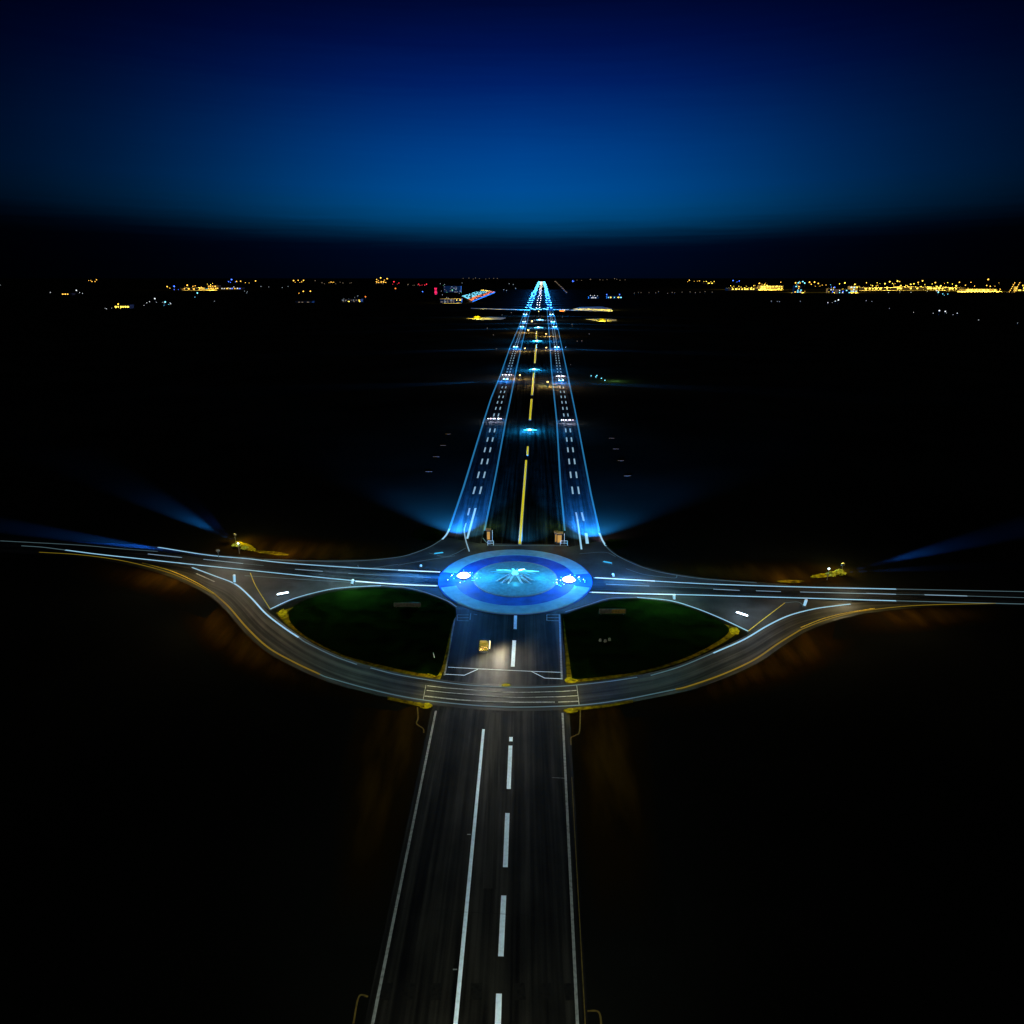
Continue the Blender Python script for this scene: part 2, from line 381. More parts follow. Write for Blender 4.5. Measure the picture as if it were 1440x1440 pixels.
# junction surface
apron_px = [(262, 790), (301, 810), (331, 822), (353, 841), (380, 859), (414, 843), (460, 831), (493, 827), (536, 825), (567, 827), (597, 834), (628, 846), (642, 857), (795, 863), (827, 852),
            (857, 843), (896, 841), (942, 846), (979, 857), (1016, 872), (1052, 890), (1080, 880), (1110, 866), (1144, 857), (1196, 850), (1200, 840), (1100, 821), (991, 813), (942, 806),
            (905, 797), (869, 781), (850, 765), (844, 755), (800, 766), (679, 764), (630, 750), (625, 756), (603, 770), (567, 782), (521, 787), (432, 788), (371, 786), (300, 781)]
apron = struct(sheet('junction_surface', [G(x, y) for x, y in apron_px], Z1 + .01, M['apron']))
# grass inside the loops, with a dry verge around it
for nm, vp, gp in (('grass_island', [(388, 862), (420, 852), (460, 840), (536, 832), (597, 841), (636, 862), (633, 880), (621, 951), (605, 955), (567, 948), (502, 931), (469, 918), (432, 899), (402, 878)],
                    [(405, 861), (425, 847), (460, 835), (493, 830), (536, 827), (597, 836), (640, 859), (635, 880), (619, 945), (603, 948), (567, 942.5), (502, 927), (469, 915), (432, 896), (410, 877)]),
                   ('grass_island', [(792, 870), (827, 860), (857, 851), (896, 849), (942, 854), (979, 865), (1016, 877), (1038, 888), (1003, 912), (957, 932), (896, 949), (863, 954), (820, 959), (799, 961), (797, 950)],
                    [(792, 866), (827, 855), (857, 846), (896, 843.5), (942, 848), (979, 860), (1012, 875), (1025, 888), (1001, 907), (956, 928), (896, 945), (860, 950), (820, 954.5), (806, 955), (803, 945)])):
    struct(sheet('dry_or_lit_verge', [Vector((p.x, p.y, 0)) for p in cat([G(x, y) for x, y in vp + vp[:1]], 5)[:-1]], Z1 + .03, M['verge']))
    struct(solid(nm, [Vector((p.x, p.y, 0)) for p in cat([G(x, y) for x, y in gp + gp[:1]], 5)[:-1]], 0, .16, M['grass']))
# yellow verge patches at the road corners, lamp light put into their brighter colour
def patch(cx, cy, rx, ry, n=26, nm='dry_or_lit_verge', z=.11, m='verge_lit', rot=0):
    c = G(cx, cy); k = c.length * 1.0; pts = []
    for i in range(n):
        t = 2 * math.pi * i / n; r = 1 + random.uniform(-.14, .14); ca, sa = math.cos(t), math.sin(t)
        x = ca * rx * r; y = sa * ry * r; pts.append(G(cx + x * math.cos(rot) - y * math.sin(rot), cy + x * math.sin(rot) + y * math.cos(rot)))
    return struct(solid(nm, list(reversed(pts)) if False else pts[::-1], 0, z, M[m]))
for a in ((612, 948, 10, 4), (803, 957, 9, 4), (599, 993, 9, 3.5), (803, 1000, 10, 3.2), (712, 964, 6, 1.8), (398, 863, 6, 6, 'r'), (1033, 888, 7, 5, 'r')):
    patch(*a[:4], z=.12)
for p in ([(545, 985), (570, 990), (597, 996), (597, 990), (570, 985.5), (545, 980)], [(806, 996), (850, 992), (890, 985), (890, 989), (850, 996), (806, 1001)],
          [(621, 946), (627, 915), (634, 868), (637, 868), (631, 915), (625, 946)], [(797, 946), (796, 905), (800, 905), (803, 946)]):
    struct(sheet('dry_or_lit_verge', [G(*q) for q in p], .13, M['verge']))
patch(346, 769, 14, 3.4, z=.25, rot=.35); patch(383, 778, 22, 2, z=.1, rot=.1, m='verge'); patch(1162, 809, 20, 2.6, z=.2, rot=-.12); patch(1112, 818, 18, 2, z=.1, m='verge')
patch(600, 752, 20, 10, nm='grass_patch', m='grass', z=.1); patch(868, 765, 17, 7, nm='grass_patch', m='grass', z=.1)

# ------------------------------------------------------------------ far carriageways
lo = [(628, 756), (632, 744), (652, 685), (680, 593), (690.6, 560), (704, 527), (717, 489), (729, 461), (738.5, 436), (750, 411), (760.3, 392.6)]
li = [(677, 765), (679, 758), (698, 664), (711, 593), (718, 560), (726, 520), (734.7, 481), (743.5, 444), (746, 436), (755, 411), (761.2, 392.6)]
ri = [(797, 770), (795.8, 765), (788.5, 685), (783, 593), (779.6, 560), (775.5, 520), (772.6, 473), (770, 444), (769.5, 436), (766.5, 411), (763, 392.6)]
ro = [(846, 760), (844, 752), (831, 695), (813.5, 602), (805, 560), (798, 526), (785, 463.6), (780, 446), (777, 436), (770.5, 411), (764, 392.6)]
LO, LI, RI, RO = (gl(p, smooth=False) for p in (lo, li, ri, ro))
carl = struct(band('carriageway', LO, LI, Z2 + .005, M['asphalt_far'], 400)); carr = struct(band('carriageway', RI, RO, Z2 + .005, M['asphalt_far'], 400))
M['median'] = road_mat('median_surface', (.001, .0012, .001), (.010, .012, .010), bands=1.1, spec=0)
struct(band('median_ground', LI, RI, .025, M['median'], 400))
# median strip continues to the roundabout
def at_y(pts, Y):
    for a, b in zip(pts, pts[1:]):
        if (a.y - Y) * (b.y - Y) <= 0: return a.lerp(b, (Y - a.y) / (b.y - a.y) if b.y != a.y else 0)
    return pts[-1]
def sub(pts, y0, y1):
    m = [p for p in pts if y0 < p.y < y1]; return [at_y(pts, y0)] + m + [at_y(pts, y1)]
for par, A, B in ((carl, LO, LI), (carr, RI, RO)):
    for e in (A, B):
        mb = MB(); ribbon(mb, sub(e, 172, 1500), .42, Z4, 1.1); mb.build('glowing_edge_line', M['strip'], par)
    mb = MB(); Y = 205.0; k = 0
    while Y < 1450:
        if not any(abs(Y - q) < 8 for q in (317, 440)):
            for f in (.39, .60):
                p0 = at_y(A, Y).lerp(at_y(B, Y), f); p1 = at_y(A, Y + 8).lerp(at_y(B, Y + 8), f)
                ribbon(mb, [p0, p1], .42 + Y * .00045, Z4)
        Y += 18.2
    mb.build('lane_dash', M['dash_glow'], par)
# outer slip lines
line([(625, 756.5), (603, 770), (567, 782.5), (521, 788), (475, 789.5), (432, 789), (371, 787)], .22, Z4, M['strip_dim'], apron, 'edge_line')
line([(844, 753), (850.6, 767), (869, 782.5), (906, 799), (942, 807.6), (991, 814.6), (1064, 820)], .22, Z4, M['strip_dim'], apron, 'edge_line')
line([(632, 744), (628, 752), (622, 759)], .5, Z4 + .01, M['strip_pale'], apron, 'edge_line')
line([(843, 750), (847, 760), (852, 768)], .5, Z4 + .01, M['strip_pale'], apron, 'edge_line')
# solid lines at the mouth of the carriageways
for s, w, m in (([(668.7, 715), (657, 758)], .55, 'strip_pale'), ([(660.4, 715), (658, 725)], .45, 'dash_glow'), ([(655.5, 736), (653, 746), (655, 760), (660, 776)], .3, 'dash_glow'),
                ([(812, 731), (817.7, 773)], .45, 'strip_pale'), ([(810, 721), (812, 731)], .45, 'dash_glow'), ([(818, 721), (821, 733)], .5, 'dash_glow'), ([(824, 750), (826, 765)], .8, 'strip_pale'),
                ([(679, 757), (684, 763), (690, 767)], .25, 'strip_dim'), ([(690, 767.5), (800, 768)], .18, 'strip_dim')):
    line(s, w, Z5, M[m], apron, 'lane_line')
# cross road lines
for s, w, m in (([(222, 770), (292, 781), (347, 786), (400, 792), (500, 799), (619, 805)], .42, 'strip_pale'), ([(92, 774), (139, 780), (194.5, 786), (278, 795), (342, 801.5), (400, 807.5), (466, 814), (536, 820.5), (616, 824.5)], .42, 'strip_pale'),
                ([(835, 813), (921, 817.7), (1003, 822), (1126, 826), (1260, 829)], .42, 'strip_pale'), ([(1260, 829), (1440, 832.6), (1560, 835)], .25, 'strip_dim'),
                ([(829, 833.5), (924, 836), (988, 837.5), (1126, 841.5), (1260, 845.5)], .42, 'strip_pale'), ([(1260, 845.5), (1440, 850), (1560, 853)], .3, 'strip_dim'),
                ([(0, 761), (111, 767), (167, 772), (222, 776)], .22, 'strip_dim'), ([(30, 768), (60, 770), (92, 774)], .25, 'strip_dim')):
    line(s, w, Z5, M[m], cross, 'glowing_edge_line')
for s, w, m in (([(208, 779.5), (256, 784.5)], .28, 'dash_glow'), ([(286, 787), (342, 793)], .28, 'dash_glow'), ([(342, 793), (371, 796)], .14, 'strip_dim'), ([(415, 801), (454, 804)], .24, 'dash_glow'),
                ([(490, 807), (606, 812.5)], .2, 'strip_dim'), ([(344, 810), (463, 817.7), (560, 822)], .2, 'strip_dim'), ([(852, 822), (913, 824.7)], .24, 'dash_glow'),
                ([(913, 824.7), (1003, 828)], .12, 'strip_dim'), ([(1003, 829), (1040, 830.8)], .26, 'dash_glow'), ([(1063, 831.3), (1098, 832.5)], .24, 'dash_glow'), ([(1125, 833), (1218, 835.3)], .24, 'dash_glow'),
                ([(1218, 835), (1260, 836.3)], .34, 'dash_glow'), ([(1260, 836.3), (1300, 837)], .14, 'strip_dim'), ([(1300, 837), (1360, 838.7)], .34, 'dash_glow'), ([(1360, 838.7), (1440, 841)], .2, 'strip_dim')):
    line(s, w, Z5, M[m], cross, 'lane_line')
M['strip_hot'] = emit('hot_line_glow', (.55, .82, 1), 1.5)
for s in ([(560, 802.3), (619, 805)], [(500, 818), (560, 822.3), (614, 824.5)], [(837, 813), (880, 815.4), (921, 817.7)], [(832, 833.5), (880, 835), (950, 836.7)]):
    line(s, .5, Z5 + .012, M['strip_hot'], cross, 'glowing_edge_line')
line([(276, 807), (302, 818.6)], .3, Z5, M['paint_grey'], ring, 'lane_line')
# lower border of the junction above the grass
for s in ([(380, 857), (414, 842), (460, 830), (493, 826), (536, 824)], [(896, 840.6), (942, 845), (979, 856), (1016, 871), (1052, 888)]):
    line(s, .3, Z4 + .01, M['strip_pale'], apron, 'edge_line')
for s in ([(536, 824), (567, 826), (597, 833), (628, 845), (642, 854)], [(795, 861), (827, 851), (857, 842), (896, 840.6)]):
    line(s, .26, Z4 + .01, M['strip_dim'], apron, 'edge_line')
line([(352, 806), (360, 825), (380, 857)], .16, Z4, M['paint_yellow'], apron, 'kerb_line')
line([(1104, 848), (1075, 870), (1052, 888)], .16, Z4, M['paint_yellow'], apron, 'kerb_line')
line([(1104, 848), (1122, 847), (1130, 852)], .16, Z4, M['strip_dim'], apron, 'kerb_line')
for s in ([(503, 795), (506, 799), (520, 799.5), (560, 794)], [(952, 809), (950, 813), (935, 812), (905, 808), (880, 800)], [(603, 778), (625, 783), (640, 779), (655, 771)], [(815, 779), (850, 777), (866, 783)], [(560, 795), (600, 788), (640, 782)]):
    line(s, .14, Z4, M['strip_dim'], apron, 'kerb_line')
# curve road lines
line([(55, 777), (111, 780.5), (167, 788), (222, 801), (261, 815), (301, 836)], .25, Z5, M['amber_strip'], ring, 'glowing_edge_line')
line([(200, 792), (240, 803), (275, 819), (303, 836)], .18, Z5, M['paint_yellow'], ring, 'edge_line')
line([(301, 835), (322, 854), (347, 883), (377, 911), (414, 932), (450, 949)], .32, Z5 + .01, M['amber_strip'], ring, 'glowing_edge_line')
line([(450, 949), (463, 954), (521, 970), (582, 983), (649, 991), (715, 995), (782, 994), (830, 991), (880, 984), (921, 976), (950, 970)], .26, Z5, M['strip_dim'], ring, 'glowing_edge_line')
line([(950, 970), (967, 966), (1016, 949), (1061, 928), (1095, 905), (1126, 886)], .32, Z5, M['amber_strip'], ring, 'glowing_edge_line')
line([(1126, 886), (1156, 874), (1187, 865), (1218, 859), (1289, 852), (1400, 849)], .24, Z5, M['amber_strip'], ring, 'glowing_edge_line')
line([(1126, 883), (1156, 871), (1187, 863), (1230, 856)], .16, Z5, M['paint_yellow'], ring, 'edge_line')
line([(270, 798.4), (301, 810), (331, 822), (353, 841), (374, 863.5), (399, 883), (420, 897)], .34, Z5, M['strip_pale'], ring, 'glowing_edge_line')
line([(420, 897), (432, 905), (469, 923), (502, 935)], .26, Z5, M['strip_dim'], ring, 'glowing_edge_line')
line([(521, 940), (567, 951), (649, 963), (720, 967), (782, 966), (820, 963), (863, 958), (896, 953)], .26, Z5, M['strip_dim'], ring, 'glowing_edge_line')
line([(915, 950.5), (957, 938), (1003, 919)], .26, Z5, M['strip_dim'], ring, 'glowing_edge_line')
line([(1003, 919), (1046, 900), (1080, 880), (1110, 866), (1144, 857), (1171, 853), (1196, 850)], .34, Z5, M['strip_pale'], ring, 'glowing_edge_line')
for s, w, m in (([(601, 965), (627, 968)], .22, 'paint_grey'), ([(627, 968), (715, 974), (790, 973)], .2, 'paint_grey'), ([(790, 973), (811, 971.5)], .22, 'paint_grey'),
                ([(600, 971.5), (627, 974.5)], .22, 'paint_grey'), ([(627, 974.5), (715, 981), (785, 980.5)], .2, 'paint_grey'), ([(785, 980.5), (813, 979)], .22, 'paint_grey'),
                ([(597, 979.5), (649, 985), (715, 988), (780, 988)], .3, 'paint_grey'), ([(785, 988), (814, 986.7)], .24, 'paint_grey'),
                ([(811, 964.4), (814.5, 993)], .1, 'paint_grey'), ([(599, 964), (595, 985)], .08, 'paint_grey')):
    line(s, w, Z5, M[m], ring, 'lane_line')
# main road lines
for s, w, m in (([(613, 1000), (524, 1440), (505, 1540)], .3, 'paint_grey'), ([(791, 1003), (812, 1440), (817, 1540)], .3, 'paint_grey'), ([(680, 1026), (640.7, 1440), (631, 1540)], .40, 'paint'),
                ([(804, 1093), (823, 1440), (827, 1540)], .10, 'drain'), ([(641, 862), (625, 950)], .3, 'paint_grey'), ([(786.7, 864), (790, 956)], .3, 'paint_grey'),
                ([(718.6, 1037), (718.4, 1043)], .5, 'paint'), ([(717.8, 1049), (715.4, 1110)], .56, 'paint'), ([(713.6, 1144), (710.6, 1220)], .56, 'paint'), ([(708.4, 1260), (704.3, 1345.5)], .56, 'paint'), ([(701.7, 1398), (698, 1500)], .56, 'paint'),
                ([(725, 866), (724.4, 885)], .62, 'paint'), ([(723.2, 901), (721, 938)], .68, 'paint'),
                ([(630, 938.6), (673, 941), (747, 944.5), (790, 946)], .12, 'paint'), ([(625.5, 948.5), (653, 950), (672, 941.6)], .14, 'paint'), ([(747, 944.5), (766, 954), (790, 955)], .14, 'paint'),
                ([(555, 1277), (650, 1283), (804, 1291)], .05, 'paint_faint'), ([(776, 1094), (796, 1095)], .05, 'paint_grey')):
    line(s, w, Z4 - .01, M[m], main, 'lane_line', smooth=False)
seg = []
for x0, x1 in ((769, 786), (643, 659)):
    seg += [[(x0, 865), (x0, 873)], [(x0, 865), (x1, 865)], [(x0, 869), (x1, 869)], [(x0, 873), (x1, 873.5)]]
seg += [[(662, 863), (661, 872)], [(666, 864), (671, 865)], [(657, 1174), (662, 1174)], [(637, 1364), (643, 1364)]]
lines(seg, .14, Z4 - .008, M['paint_grey'], main, 'box_marking')
seg = [[(x, 1383), (x - (680 - x) * .03, 1407)] for x in (545, 578, 614, 670, 730, 767, 800)]
lines(seg, 1.1, Z3 - .008, M['paint_faint'], main, 'worn_block_marking')
lines([[(698, 1002), (695, 1100), (688, 1250)]], 1.5, Z3 - .012, mat('tar_repair', (.004, .004, .003), col2=(.022, .021, .017), stretch=(3, .12, 1), scale=.6, spec=.05), main, 'surface_repair')
# drainage ditch kerbs beside the curve road corners
for s in ([(587, 995), (588, 1010), (586, 1018), (595, 1025), (596, 1031)], [(816, 998), (815, 1028), (810, 1034), (803, 1038), (803, 1048)]):
    o = MB(); ribbon(o, gl(s), .20, .05); struct(o.build('drain_path', M['drain']))
for s in ([(497, 1440), (505, 1402), (518, 1402)], [(826, 1422), (842, 1424), (846, 1445)]):
    o = MB(); ribbon(o, gl(s), .18, .05); struct(o.build('drain_path', M['drain']))

# ------------------------------------------------------------------ roundabout
top = G(724.5, 774); bot = G(724.5, 864); C0 = Vector((G(724.5, 817).x, (top.y + bot.y) / 2, 0)); RO_ = (top.y - bot.y) / 2
lf = G(617, 815).x; RX = RO_
def ringmesh(name, r0, r1, z0, z1, m, n=128, skip=(), parent=None):
    mb = MB()
    for i in range(n):
        a0 = 2 * math.pi * i / n; a1 = 2 * math.pi * (i + 1) / n; am = math.degrees((a0 + a1) / 2)
        if any(s <= am <= e for s, e in skip): continue
        P = lambda r, a, z: Vector((C0.x + r * math.cos(a), C0.y + r * math.sin(a), z))
        mb.face([P(r0, a0, z1), P(r1, a0, z1), P(r1, a1, z1), P(r0, a1, z1)] if r0 > 0 else [P(r1, a0, z1), P(r1, a1, z1), P(0, 0, z1)])
        if z1 > z0:
            mb.face([P(r1, a0, z0), P(r1, a1, z0), P(r1, a1, z1), P(r1, a0, z1)])
            if r0 > 0: mb.face([P(r0, a1, z0), P(r0, a0, z0), P(r0, a0, z1), P(r0, a1, z1)])
    return mb.build(name, m, parent)
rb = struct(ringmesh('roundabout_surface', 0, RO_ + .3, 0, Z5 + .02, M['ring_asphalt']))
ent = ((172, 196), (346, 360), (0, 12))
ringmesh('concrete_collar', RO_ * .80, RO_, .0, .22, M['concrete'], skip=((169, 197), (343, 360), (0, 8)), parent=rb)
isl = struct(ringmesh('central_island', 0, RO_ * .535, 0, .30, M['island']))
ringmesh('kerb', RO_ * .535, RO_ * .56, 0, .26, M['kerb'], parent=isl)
ringmesh('collar_edge_line', RO_ * 1.0 + .05, RO_ * 1.0 + .22, Z5 + .0, Z5 + .05, M['strip_dim'], skip=((150, 225), (315, 360), (0, 30)), parent=rb)
for s in (((0, 1)),): pass

# sculpture in the middle: splayed legs carrying a crown of radiating blades
sc = empty('sculpture', (C0.x, C0.y - .5, .30)); tag(sc, 'cyan glowing sculpture with splayed legs and radiating arms on the central roundabout island', 'sculpture')
for k, (a, l) in enumerate([(216, 3.6), (236, 2.6), (304, 2.6), (324, 3.8), (196, 4.2), (346, 4.0)]):
    mb = MB(); d = Vector((math.cos(R(a)), math.sin(R(a)), 0)); mid = d * (l * .45) + Vector((0, 0, .95))
    end = d * l; mb.tube(Vector((0, 0, 1.5)) + d * .25, mid, .34, .30); mb.tube(mid, end, .30, .22); mb.tube(end, end + d * .6 + Vector((0, 0, .02)), .24, .08)
    mb.build('leg', M['bronze'], sc, True)
for k, (a, l) in enumerate([(2, 5.4), (176, 5.6), (14, 4.2), (168, 4.4), (-9, 4.6), (188, 4.8), (35, 3.0), (148, 3.0), (70, 2.0), (112, 2.0), (-20, 3.4)]):
    a = R(a); d = Vector((math.cos(a), math.sin(a), 0)); mb = MB(); z = 1.5
    m_ = d * l * .5 + Vector((0, 0, z + .35)); mb.tube(d * .3 + Vector((0, 0, z)), m_, .28, .22); mb.tube(m_, d * l + Vector((0, 0, z + random.uniform(0, .3))), .22, .05)
    mb.build('arm', M['cyan_mid'] if k % 3 else M['cyan_hot'], sc, True)  # arms glow by themselves in place of cyan lamp light
MB().dome((0, 0, 1.4), 1.0, .55).build('hub', M['cyan_hot'], sc, True)
MB().tube((.9, .6, 1.5), (2.2, .9, 1.75), .5, .3).build('lamp', M['white_hot'], sc, True)
point((C0.x - .5, C0.y + .5, 5.5), 700, (.03, .55, 1), 1.0); point((C0.x, C0.y - 3.2, 1.3), 200, (.15, .65, 1), .4)
point((C0.x - 5.6, C0.y, 1.6), 420, (.01, .55, 1), .4); point((C0.x + 5.6, C0.y, 1.6), 420, (.01, .55, 1), .4)

# two big floodlights in the roundabout entries
def big_flood(px, py, label, rz):
    c = G(px, py, .12); t = empty('floodlight', c, rz); tag(t, label, 'floodlight', 'white hot floodlights in the roundabout lane')
    MB().tube((0, 0, 0), (0, 0, .35), 1.25, 1.0, 20).build('base', M['metal'], t)
    mb = MB().dome((0, 0, .35), 1.35, .75, 20, 5); mb.build('lens', M['white_hot'], t, True)
    MB().box((0, 0, .42), (3.0, .5, .16)).build('lamp_bar', M['white_hot'], t)
    for k in range(26):  # sparkle around the lamp, built as small glowing bits
        a = random.uniform(0, 6.28); r = random.uniform(1.9, 4.0); q = MB().octa((r * math.cos(a), r * .95 * math.sin(a), .14), random.uniform(.07, .2), .12)
        q.build('lamp_sparkle', M['cyan_hot'] if k % 3 else M['white_hot'], t)
    return c
cA = big_flood(652, 812, 'white floodlight glaring in the left entry of the roundabout', .1)
cB = big_flood(800, 817.5, 'white floodlight glaring in the right entry of the roundabout', -.2)
for c, s in ((cA, -1), (cB, 1)):
    point((c.x, c.y, 3.4), 5000, (.01, .34, 1), .8); point((c.x, c.y, 2.6), 3000, (.30, .62, 1), .5)
    point((c.x - s * 3, c.y, 7), 3000, (.02, .36, 1), 1)
    point((c.x + s * 6.5, c.y, 3.2), 5500, (.005, .20, 1), .6); point((c.x + s * 13, c.y, 4), 7000, (.01, .28, 1), .6)
    spot((c.x + s * 2, c.y, 3.0), (c.x + s * 40, c.y - 1.5, 0), 170000, (.12, .48, 1), 50, .9)
    spot((c.x, c.y, 5.0), (c.x - s * 4, c.y - 28, 0), 12000, (.05, .28, 1), 110, .9)
point((C0.x, C0.y, 14), 3500, (.02, .40, 1), 2)

# low floodlights on the splitter islands
def low_flood(px, py, rz, label, scale=1., hot=True):
    c = G(px, py); t = empty('island_light', (c.x, c.y, .05), rz); tag(t, label, 'floodlight', 'slanting light boxes on the traffic islands')
    MB().box((0, 0, .2), (2.6 * scale, .7 * scale, .3)).build('housing', M['metal'], t)
    MB().box((0, 0, .42), (2.4 * scale, .5 * scale, .12), taper=.8).build('lens', M['white_hot'] if hot else M['cyan_mid'], t)
    MB().tube((-.7 * scale, 0, 0), (-.7 * scale, 0, .06), .12).build('foot', M['metal'], t); MB().tube((.7 * scale, 0, 0), (.7 * scale, 0, .06), .12).build('foot', M['metal'], t)
    return t
low_flood(398, 837, .45, 'bright white light box on the left traffic island'); low_flood(1043, 866, -.75, 'bright white light box on the right traffic island')
low_flood(617, 780, .35, 'dim blue light box on the island above and left of the roundabout', .95, False)
low_flood(854, 793, -.5, 'dim blue light box on the island above and right of the roundabout', .9, False)
for px, py in ((398, 837), (1043, 866)):
    c = G(px, py); point((c.x, c.y, 3.2), 1500, (.6, .82, 1), .4)
for px, py in ((617, 780), (854, 793)):
    c = G(px, py); point((c.x, c.y, 4), 1100, (.2, .6, 1), .4)

# lit bollards on island noses
def bollard(px, py, h, label, bend=0):
    c = G(px, py); t = empty('traffic_bollard', (c.x, c.y, .04)); tag(t, label, 'bollard', 'pale lit bollards on island noses')
    MB().tube((0, 0, 0), (0, 0, .25), .38, .34, 10).build('base', M['metal'], t)
    MB().tube((0, 0, .25), (bend, 0, h), .26, .3, 10).build('body', M['strip_pale'], t)
    MB().dome((bend, 0, h), .3, .2, 10, 3).build('cap', M['white_metal'], t); return t
bollard(330, 820, 1.9, 'tall pale bollard where the left curve road leaves the cross road', .15)
bollard(1131, 853, 1.5, 'pale bollard where the right curve road meets the cross road', .2)
bollard(495, 822, 1.1, 'short pale bollard between the cross road and left grass', .3)
bollard(948, 844, 1.1, 'short pale bollard between the cross road and right grass', -.1)
bollard(863, 812, .8, 'stubby pale bollard right of the roundabout above the cross road', -.2)
bollard(592, 798, .5, 'stubby pale bollard left of the roundabout above the cross road')

# ------------------------------------------------------------------ yellow works trailer on the main road
c = G(680, 919); tr = empty('works_trailer', (c.x, c.y + 1.0, Z2 + .005), .0); tag(tr, 'yellow speckled works trailer with a lit side bar standing on the road', 'trailer')
mb = MB().box((0, 0, .95), (1.6, 1.9, .9)); mb.build('body', M['cover'], tr)
mb = MB().box((0, 0, .36), (1.5, 2.5, .16)); mb.build('chassis', M['metal'], tr)
mb = MB().box((-.1, .55, 1.52), (1.2, .55, .26)); mb.build('lamp_cluster', M['cream_hot'], tr)
mb = MB()
for k in range(34):
    mb.box((random.uniform(-.7, .7), random.uniform(-.85, .9), 1.42), (.1, .1, .06), random.random())
mb.build('speckled_deck', M['cream_hot'], tr)
mb = MB()
for k in range(18): mb.box((random.uniform(-.7, .7), -.97, random.uniform(.55, 1.35)), (.1, .04, .1))
mb.build('rear_panel_marking', M['warm_hot'], tr)
mb = MB().box((1.1, .15, 1.15), (.2, 2.3, .35)); mb.build('light_bar', emit('works_light_bar', (1, .82, .4), 2.2), tr)
MB().tube((1.0, -.6, 1.1), (.8, -.6, 1.1), .05).tube((1.0, .8, 1.1), (.8, .8, 1.1), .05).build('bracket', M['metal'], tr)
for x in (-.82, .82): 
    w_ = MB().tube((x - .1, -.1, .32), (x + .1, -.1, .32), .32, n=16).build('wheel', M['rubber'], tr)
    MB().tube((x - .12, -.1, .32), (x + .12, -.1, .32), .15, n=10).build('rim', M['white_metal'], w_)
MB().tube((0, 1.2, .36), (0, 2.2, .34), .06).build('drawbar', M['metal'], tr)
spot((c.x + 2.6, c.y + .6, 2.6), (c.x + 3.6, c.y - .4, 0), 17000, (1, .90, .68), 165, 1, .4)
spot((c.x + .8, c.y - 3.2, 4.0), (c.x + 1.2, c.y - 4.5, 0), 11000, (.95, .95, .85), 140, 1, .4)
point((c.x - .2, c.y + .8, 3.2), 50, (1, .85, .3), .2)

# ------------------------------------------------------------------ median: glowing yellow rail in lengths
def rail(a, b, label, w=.5, w1=None):
    p, q = G(*a), G(*b); n = (q - p); t = empty('median_rail', (p.x, p.y, .03)); tag(t, label, 'light rail', 'lengths of yellow light rail on the median')
    A = Vector((0, 0, 0)); B = Vector((n.x, n.y, 0)); d = B.normalized(); s = Vector((-d.y, d.x, 0)); w1 = w1 or w
    mb = MB()
    for z0, z1, k in ((0, .25, 1.5),):
        pts = [A + s * w * .5 * k, A - s * w * .5 * k, B - s * w1 * .5 * k, B + s * w1 * .5 * k]
        lo_ = [Vector((v.x, v.y, z0)) for v in pts]; hi = [Vector((v.x, v.y, z1)) for v in pts]
        mb.face(hi)
        for i in range(4): mb.face([lo_[i], lo_[(i + 1) % 4], hi[(i + 1) % 4], hi[i]])
    mb.build('plinth', M['kerb'], t)
    mb = MB(); pts = [A + s * w * .5, A - s * w * .5, B - s * w1 * .5, B + s * w1 * .5]
    lo_ = [Vector((v.x, v.y, .25)) for v in pts]; hi = [Vector((v.x, v.y, .38)) for v in pts]; mb.face(hi)
    for i in range(4): mb.face([lo_[i], lo_[(i + 1) % 4], hi[(i + 1) % 4], hi[i]])
    mb.build('light', M['median_light'], t)
rail((731, 766), (740, 648.5), 'longest yellow light rail, running up the median from the roundabout', .62, .6)
rail((741.6, 641), (742.3, 629), 'short yellow rail just beyond the longest one, below the first cyan beacon', .6)
rail((745.2, 591), (747.6, 562), 'yellow light rail just beyond the first cyan beacon', .8, .9)
rail((748, 556), (750.7, 525), 'yellow light rail ending just below the second cyan beacon', .9, 1.0)
rail((752, 511), (754, 485), 'thin yellow light rail between the second and third cyan beacons', 1.0, 1.1)
rail((754, 477), (754.6, 466), 'faint yellow light rail between the third and fourth cyan beacons', 1.0, 1.0)

# cyan beacons on the median
def beacon(px, py, label, s=1., w=16000, col=(.02, .55, 1)):
    c = G(px, py); t = empty('median_beacon', (c.x, c.y, .03)); tag(t, label, 'beacon', 'glowing beacons along the median')
    MB().tube((0, 0, 0), (0, 0, .6), .5 * s, .3 * s, 12).build('base', M['metal'], t)
    MB().dome((0, 0, .6), .8 * s, .5 * s, 14, 4).build('lens', M['white_hot'], t, True)
    for a, l in ((0, 2.9), (180, 2.5), (40, 2.0), (125, 2.2), (250, 1.8), (310, 1.5)):
        d = Vector((math.cos(R(a)), math.sin(R(a)), 0)); MB().tube(Vector((0, 0, .8)) + d * .9 * s, Vector((0, 0, .7)) + d * l * s, .22 * s, .08 * s).build('arm', M['cyan_hot'], t)
    point((c.x, c.y, 3.4 * s), w * 5, (col[0] * .6, col[1] * .62, 1), .4)
    return t
beacon(745, 607, 'large cyan beacon on the median, nearest to the roundabout', 1.1, 34000)
beacon(751, 521, 'second cyan beacon on the median beyond two yellow rails', 1.5, 70000)
beacon(755, 480.5, 'third cyan beacon on the median, smaller than the two before it', 2.0, 110000)
beacon(757, 461.5, 'fourth cyan beacon up the median, below the white one', 2.3, 120000, (.2, .7, 1))
beacon(759, 450.5, 'white beacon on the median nearest to the far crossing', 2.3, 90000, (.7, .9, 1))

